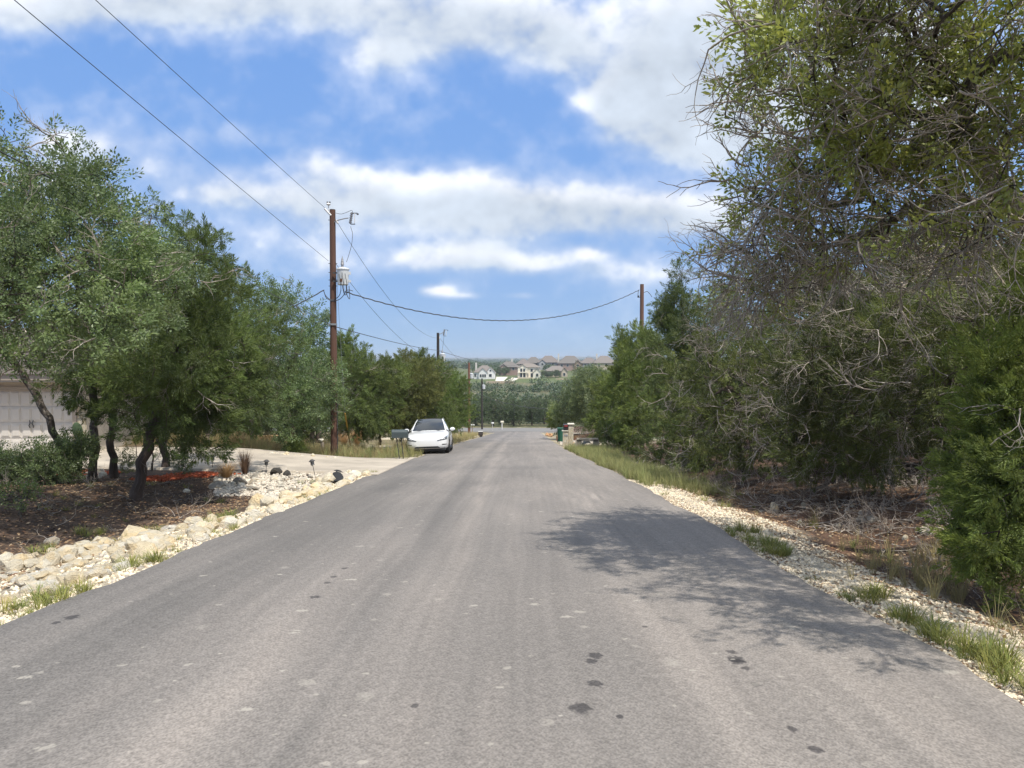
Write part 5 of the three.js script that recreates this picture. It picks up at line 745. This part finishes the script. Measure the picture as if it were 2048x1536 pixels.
{ const p = onGround(1176, 900), M = thing('side_culvert', 'dark culvert mouth under the right hand driveway', 'culvert', p.x, p.y + .1, p.z - .4), m = matDarkMetal.clone(); m.side = THREE.DoubleSide; mesh('pipe', new THREE.CylinderGeometry(.28, .28, 1.2, 20, 1, true).rotateX(Math.PI / 2), m, M); mesh('headwall', merge([box(1.1, .16, .2, 0, .38, -.05), box(.3, .7, .2, -.45, .02, -.05), box(.3, .7, .2, .45, .02, -.05)]), matConcrete, M); }

{ const p = spot(437, 855, 20.6), M = tag(mesh('marker_ribbon', new Geo().tube([V(0, .09, 0), V(.01, 0, .01), V(-.01, -.1, 0)], [.012, .035, .022], 6).build(), std(.75, .20, .03, .7)), 'orange ribbon hanging in the left junipers', 'ribbon'); M.position.copy(p); }
// ---------------------------------------------------------------- the garage at the left edge
{
  const c = spot(174, 911, 24.9), Hs = thing('garage', 'tan garage with white panelled door at the left edge', 'building', c.x, -1.62, -24.9); Hs.rotation.y = .07;
  const wallM = std(.56, .50, .42, .9, { bumpMap: again(grainMap, 2, 2), bumpScale: .008 }), doorM = std(.66, .62, .56, .55), trimM = std(.42, .36, .29, .7), roofM = std(.17, .15, .135, .95, { map: again(barkMap, 2, 2) });
  const H = 2.42, dw = 2.75, dh = 2.13, jr = -.30, x1 = jr - .13, x0 = x1 - dw;          // door between x0 and x1
  mesh('wall', merge([box(.40, H, .25, -.20, H / 2, -.125), box(7 + x0 - .13 - .0, H, .25, (-7 + x0 - .13) / 2, H / 2, -.125), box(dw + .26, H - dh - .12, .25, (x0 + x1) / 2, dh + .12 + (H - dh - .12) / 2, -.125), box(.25, H, 6.5, -.125, H / 2, -3.5), box(.25, H, 6.5, -6.875, H / 2, -3.5), box(6.5, H, .25, -3.5, H / 2, -6.63)]), wallM, Hs);
  mesh('door_frame', merge([box(.13, dh + .12, .2, x1 + .066, (dh + .12) / 2, -.06), box(.13, dh + .12, .2, x0 - .066, (dh + .12) / 2, -.06), box(dw, .12, .2, (x0 + x1) / 2, dh + .06, -.06)]), trimM, Hs);
  const D = mesh('garage_door', box(dw - .01, dh, .05, (x0 + x1) / 2, dh / 2, -.15), doorM, Hs), rows = 4, cols = 8, pg = new RoundedBoxGeometry(dw / cols - .11, dh / rows - .16, .05, 2, .015), edge = new RoundedBoxGeometry(dw / cols - .05, dh / rows - .09, .03, 2, .006), sec = box(dw - .02, dh / rows - .012, .03, 0, 0, 0, .004);
  for (let k = 0; k < rows; k++) { const s = mesh('door_section', sec, doorM, D); s.position.set((x0 + x1) / 2, dh / rows * (k + .5), -.115); }
  for (let k = 0; k < rows; k++) for (let q = 0; q < cols; q++) { const e = mesh('panel_rim', edge, doorM, D); e.position.set(x0 + dw / cols * (q + .5), dh / rows * (k + .5), -.099); const s = mesh('panel', pg, doorM, D); s.position.set(x0 + dw / cols * (q + .5), dh / rows * (k + .5), -.092); }
  const iron = std(.02, .02, .02, .5); for (const s of [-1, 1]) mesh('handle', new Geo().tube([V(.05 * s, 1.0, -.06), V(.07 * s, 1.08, -.03), V(.03 * s, 1.16, -.03), V(.06 * s, 1.26, -.06)].map((v) => v.add(V((x0 + x1) / 2, -.12, 0))), [.012, .016, .016, .012], 8).build(), iron, D);
  for (const [x, s] of [[x1, -1], [x0, 1]]) for (const y of [dh * .875 - .13, dh * .375]) mesh('strap_hinge', merge([box(.26, .035, .012, x + s * .16, y, -.07), cyl(.03, .03, .012, 0, 0, 0, 12).rotateX(Math.PI / 2).translate(x + s * .06, y, -.07)]), iron, D);
  const r = rng(44), sm = [rockMat(.72, .68, .58), rockMat(.66, .60, .48), rockMat(.74, .71, .64)]; for (let y = 0; y < H - .6;) { const h = .15 + .14 * r(), cut = .35 + .3 * r(); for (const [a, b] of [[0, cut], [cut, 1]]) mesh('stone', box(.26 * (b - a) - .012, h - .012, .05 + .03 * r(), -.28 + .26 * (a + b) / 2 + .015, y + h / 2, .03, .012), sm[Math.floor(r() * 3)], Hs); y += h; }
  mesh('wall_lamp', merge([cyl(.05, .06, .16, -.12, H - .35, .1, 10), cyl(.02, .09, .06, -.12, H - .24, .1, 10)]), iron, Hs);
  mesh('soffit', box(8.2, .06, 7.75, -3.5, H + .03, -3.33), std(.5, .46, .40, .8), Hs); mesh('fascia', merge([box(8.2, .2, .04, -3.5, H + .16, .57), box(.04, .2, 8, .62, H + .16, -3.2)]), std(.40, .34, .28, .7), Hs);
  const R = new Geo(), e = [[-7.7, H + .26, .65], [.7, H + .26, .65], [.7, H + .26, -7.3], [-7.7, H + .26, -7.3]], k1 = [-5, H + 1.9, -3.2], k2 = [-2, H + 1.9, -3.2]; R.quad(e[0], e[1], k2, k1); R.flat(e[1], e[2], k2); R.quad(e[2], e[3], k1, k2); R.flat(e[3], e[0], k1); mesh('roof', R.build(), roofM, Hs);
}
// ---------------------------------------------------------------- houses on the far hill
{
  const roofs = [std(.17, .155, .14, .95), std(.21, .185, .165, .95), std(.19, .165, .15, .95), std(.23, .20, .17, .95)], glass = new THREE.MeshPhysicalMaterial({ color: rgb(.03, .04, .05), roughness: .08 }), frameM = std(.7, .69, .66, .6);
  const hip = (w, dp, y, h, o = .6, gable = 0) => { const G = new Geo(), a = w / 2 + o, b = dp / 2 + o, k = gable ? a : Math.max(.3, a - b * .95); const E = [[-a, y, b], [a, y, b], [a, y, -b], [-a, y, -b]], L = [-k, y + h, 0], R = [k, y + h, 0]; G.quad(E[0], E[1], R, L); G.flat(E[1], E[2], R); G.quad(E[2], E[3], L, R); G.flat(E[3], E[0], L); G.quad(E[3], E[2], E[1], E[0]); return G.build(); };
  const gableG = (w, y, h, z, dp) => { const G = new Geo(), a = w / 2; const A = [-a, y, z], B = [a, y, z], C = [0, y + h, z], A2 = [-a, y, z - dp], B2 = [a, y, z - dp], C2 = [0, y + h, z - dp]; return [A, B, C, A2, B2, C2]; };
  function house(label, px, d, w, dp, hw, hr, wall, roof, { turn = 0, windows = [], doors = [], gables = [], chimney, lift = 0, cols = [] } = {}) {
    const p = spot(px, 740, d), y = ground(p.x, d) + lift, Hn = thing('hill_house', label, 'house', p.x, y, -d); Hn.rotation.y = turn; mesh('wall', box(w, hw + 2, dp, 0, hw / 2 - 1, 0), wall, Hn); const rf = mesh('roof', hip(w, dp, hw + .01, hr), roof, Hn);
    if (chimney) mesh('chimney', box(1, hr + 2.2, 1, chimney, hw + hr / 2 + .4, -dp * .1), std(.66, .62, .55), rf);
    const win = (x, yy, ww, hh, z) => { const f = mesh('window', box(ww + .25, hh + .25, .12, x, yy, z + .04), frameM, Hn); mesh('pane', box(ww, hh, .06, x, yy, z + .09), glass, f); };
    for (const [x, yy, ww, hh] of windows) win(x, yy, ww, hh, dp / 2);
    for (const [x, ww, hh] of doors) mesh('door', box(ww, hh, .1, x, hh / 2, dp / 2 + .05), std(.05, .04, .035, .5), Hn);
    for (const [x, gw, gy, gh, out, gwin] of gables) {
      const z = dp / 2 + out, G = new Geo(), a = gw / 2; G.quad([x - a, -1, z], [x + a, -1, z], [x + a, gy, z], [x - a, gy, z]); G.flat([x - a, gy, z], [x + a, gy, z], [x, gy + gh, z]); G.quad([x + a, -1, z], [x + a, -1, 0], [x + a, gy, 0], [x + a, gy, z]); G.quad([x - a, -1, 0], [x - a, -1, z], [x - a, gy, z], [x - a, gy, 0]); mesh('gable_wall', G.build(), wall, Hn);
      const o = .5, Rg = new Geo(), y0 = gy - gh * o / a, za = z + .4; Rg.quad([x - a - o, y0 + .1, za], [x, gy + gh + .1, za], [x, gy + gh + .1, -dp * .2], [x - a - o, y0 + .1, -dp * .2]); Rg.quad([x, gy + gh + .1, za], [x + a + o, y0 + .1, za], [x + a + o, y0 + .1, -dp * .2], [x, gy + gh + .1, -dp * .2]); const gm = roof.clone(); gm.side = THREE.DoubleSide; mesh('gable_roof', Rg.build(), gm, Hn);
      for (const [wx, wy, ww, hh] of gwin ?? []) win(x + wx, wy, ww, hh, z);
    }
    for (const [x, z, h, s] of cols) mesh('column', box(s, h, s, x, h / 2, z), wall, Hn); return Hn;
  }
  const white = std(.78, .77, .74, .8), cream = std(.77, .72, .60, .85), brick = std(.34, .24, .20, .9), tan = std(.52, .44, .34, .9), grey = std(.40, .40, .40, .85);
  house('white gabled house at the left end of the hilltop row', 969, 432, 11.5, 9, 3.4, 4.0, white, roofs[1], { chimney: -4.8, windows: [[-5, 1.7, .9, 1.6]], doors: [[-2.2, 1.1, 2.3]], gables: [[-.6, 4.6, 3.6, 2.2, 1.6, [[-1.2, 1.6, .9, 1.6], [.1, 1.6, .9, 1.6], [1.3, 1.6, .9, 1.6]]], [3.6, 5.2, 3.4, 3.0, .6, [[0, 1.7, 1.5, 1.5], [0, 4.4, .9, .9]]]] });
  const ch = house('cream two storey house with columned porch in the middle of the hill', 1058, 438, 13, 9, 5.9, 2.2, cream, roofs[3], { windows: [[1.5, 4.2, 1.2, 1.5], [4.6, 4.2, 1.2, 1.5], [4.6, 1.6, 1.4, 1.6], [1.6, 1.4, 1.2, 2.2]], doors: [[-1.0, 1.2, 2.4]], gables: [[-3.6, 4.6, 5.6, 1.8, 1.6, [[0, 4.3, 2.8, 1.8], [0, 1.5, 2.8, 2.4]]], [4.6, 4.6, 3.0, 2.2, 2.6, [[0, 1.6, 1.2, 1.5]]]], cols: [[-6.0, 6.3, 5.5, .5], [-3.6, 6.6, 5.5, .5], [-1.2, 6.3, 5.5, .5]] }); mesh('porch_deck', box(9, 1.0, 3.2, -2, -.3, 6.2), std(.62, .54, .40), ch); mesh('balcony', box(5.6, .3, 1.4, -3.6, 2.95, 6.6), cream, ch);
  house('grey roofed brick house behind the pale driveways', 1018, 470, 12.5, 9, 5.0, 3.4, brick, roofs[0], { windows: [[-3.5, 4, 1.4, 1.5], [2.8, 4, 1.4, 1.5]], chimney: 1.8, gables: [[-3.2, 4.6, 5.0, 1.8, .6, [[0, 4, 1.3, 1.5]]]] });
  house('low tan house with trees in front, right of the cream house', 1112, 446, 13, 9, 3.4, 3.0, tan, roofs[1], { windows: [[-3, 1.7, 1.4, 1.4], [0, 1.7, 1.4, 1.4]], gables: [[4.6, 3.4, 3.3, 2.0, 1, [[0, 1.5, 1.2, 1.5]]]] });
  house('brown roofed house peeking behind the brick house', 1047, 530, 10, 9, 4.4, 3.6, tan, roofs[2], { windows: [[-2, 3.6, 1.3, 1.4], [2, 3.6, 1.3, 1.4]] });
  house('brown roofed house behind the cream house', 1067, 545, 12, 9, 4.6, 4.4, grey, roofs[0], { windows: [[-2, 3.8, 1.3, 1.4], [2, 3.8, 1.3, 1.4]] });
  house('grey walled house with broad hip roof behind the tan house', 1097, 540, 15, 11, 5.0, 4.8, grey, roofs[2], { windows: [[-5, 3.8, 1.4, 1.5], [-1.5, 3.8, 1.4, 1.5], [3, 3.8, 1.4, 1.5]], gables: [[-4.5, 4.5, 5, 2, .6, [[0, 3.8, 1.3, 1.4]]]] });
  house('large house with the tallest brown hip roof on the hill', 1140, 530, 17, 12, 4.8, 5.2, brick, roofs[0], { windows: [[-6, 3.4, 1.5, 1.5], [-2, 3.4, 1.5, 1.5], [3, 3.4, 1.5, 1.5]], chimney: -8, gables: [[5, 5, 4.6, 2.4, .6, [[0, 3.4, 1.4, 1.5]]]] });
  house('house with white chimney right of the tallest roof', 1178, 545, 13, 10, 4.4, 4.0, grey, roofs[2], { windows: [[-3, 3.2, 1.4, 1.4], [2, 3.2, 1.4, 1.4]], chimney: 0 });
  house('brown roofed house at the right end of the hilltop row', 1208, 535, 15, 11, 4.8, 5.0, tan, roofs[1], { windows: [[-4, 3.4, 1.4, 1.4], [1, 3.4, 1.4, 1.4]], chimney: -5 });
  // pale driveways and garden walls on that hill
  const conc = std(.70, .65, .54, .9); const at = (px, d) => spot(px, 740, d).x;
  sheet('hill_driveway', [[at(992, 442), 442], [at(1016, 442), 442], [at(1004, 406), 406], [at(989, 406), 406]], ground, conc, 'left pale driveway sloping down the far lawn', 'driveway', .06, 1);
  sheet('hill_driveway', [[at(1024, 436), 436], [at(1040, 436), 436], [at(1022, 406), 406], [at(1005, 406), 406]], ground, conc, 'right pale driveway sloping down the far lawn', 'driveway', .06, 1);
  const wall = (label, px0, px1, d, h) => { const a = at(px0, d), b = at(px1, d), W = thing('garden_wall', label, 'wall', (a + b) / 2, ground((a + b) / 2, d), -d); const n = Math.ceil((b - a) / 1.6); for (let k = 0; k < n; k++) mesh('wall_block', box((b - a) / n - .03, h, .5, -(b - a) / 2 + (k + .5) * (b - a) / n, h / 2 - .6 + ground(a + (k + .5) * (b - a) / n, d) - W.position.y, 0, .03), rockMat(.5 + .02 * (k % 3), .45, .36), W); };
  wall('low tan retaining wall below the far driveways', 972, 1030, 402, 1.9); wall('pale stone garden wall right of the far lawn', 1112, 1136, 424, 1.3);
  const clumpR = rng(88); [[1090, 436, 3.2], [1100, 434, 2.8], [1112, 436, 3.4], [1078, 432, 2.4], [986, 436, 2.0], [1000, 455, 4], [1010, 462, 4.4]].forEach(([px, d, s], i) => { const x = at(px, d), b = V(x, ground(x, d), -d), L = (a, y, z, q) => ({ c: V(x + a, b.y + y, -d + z), r: V(q, q * .8, q), w: 1 }); growTree({ name: 'yard_tree', label: ['round tree left of centre before the low tan house', 'middle round tree before the low tan house', 'right round tree before the low tan house', 'small round tree beside the cream house', 'small tree at the right of the white gabled house', 'dark tree right behind the white gabled house', 'dark tree between the white house and the brick house'][i], kind: 'oak', base: b, seed: 700 + i, far: true, n: 50, per: 9, size: 1.5, r0: .2, lobes: [L(0, s * .75, 0, s * .62), L(s * .4, s * .6, 0, s * .4)], tint: [.6, .75, .7] }); });
}
renderer.render(scene, camera);
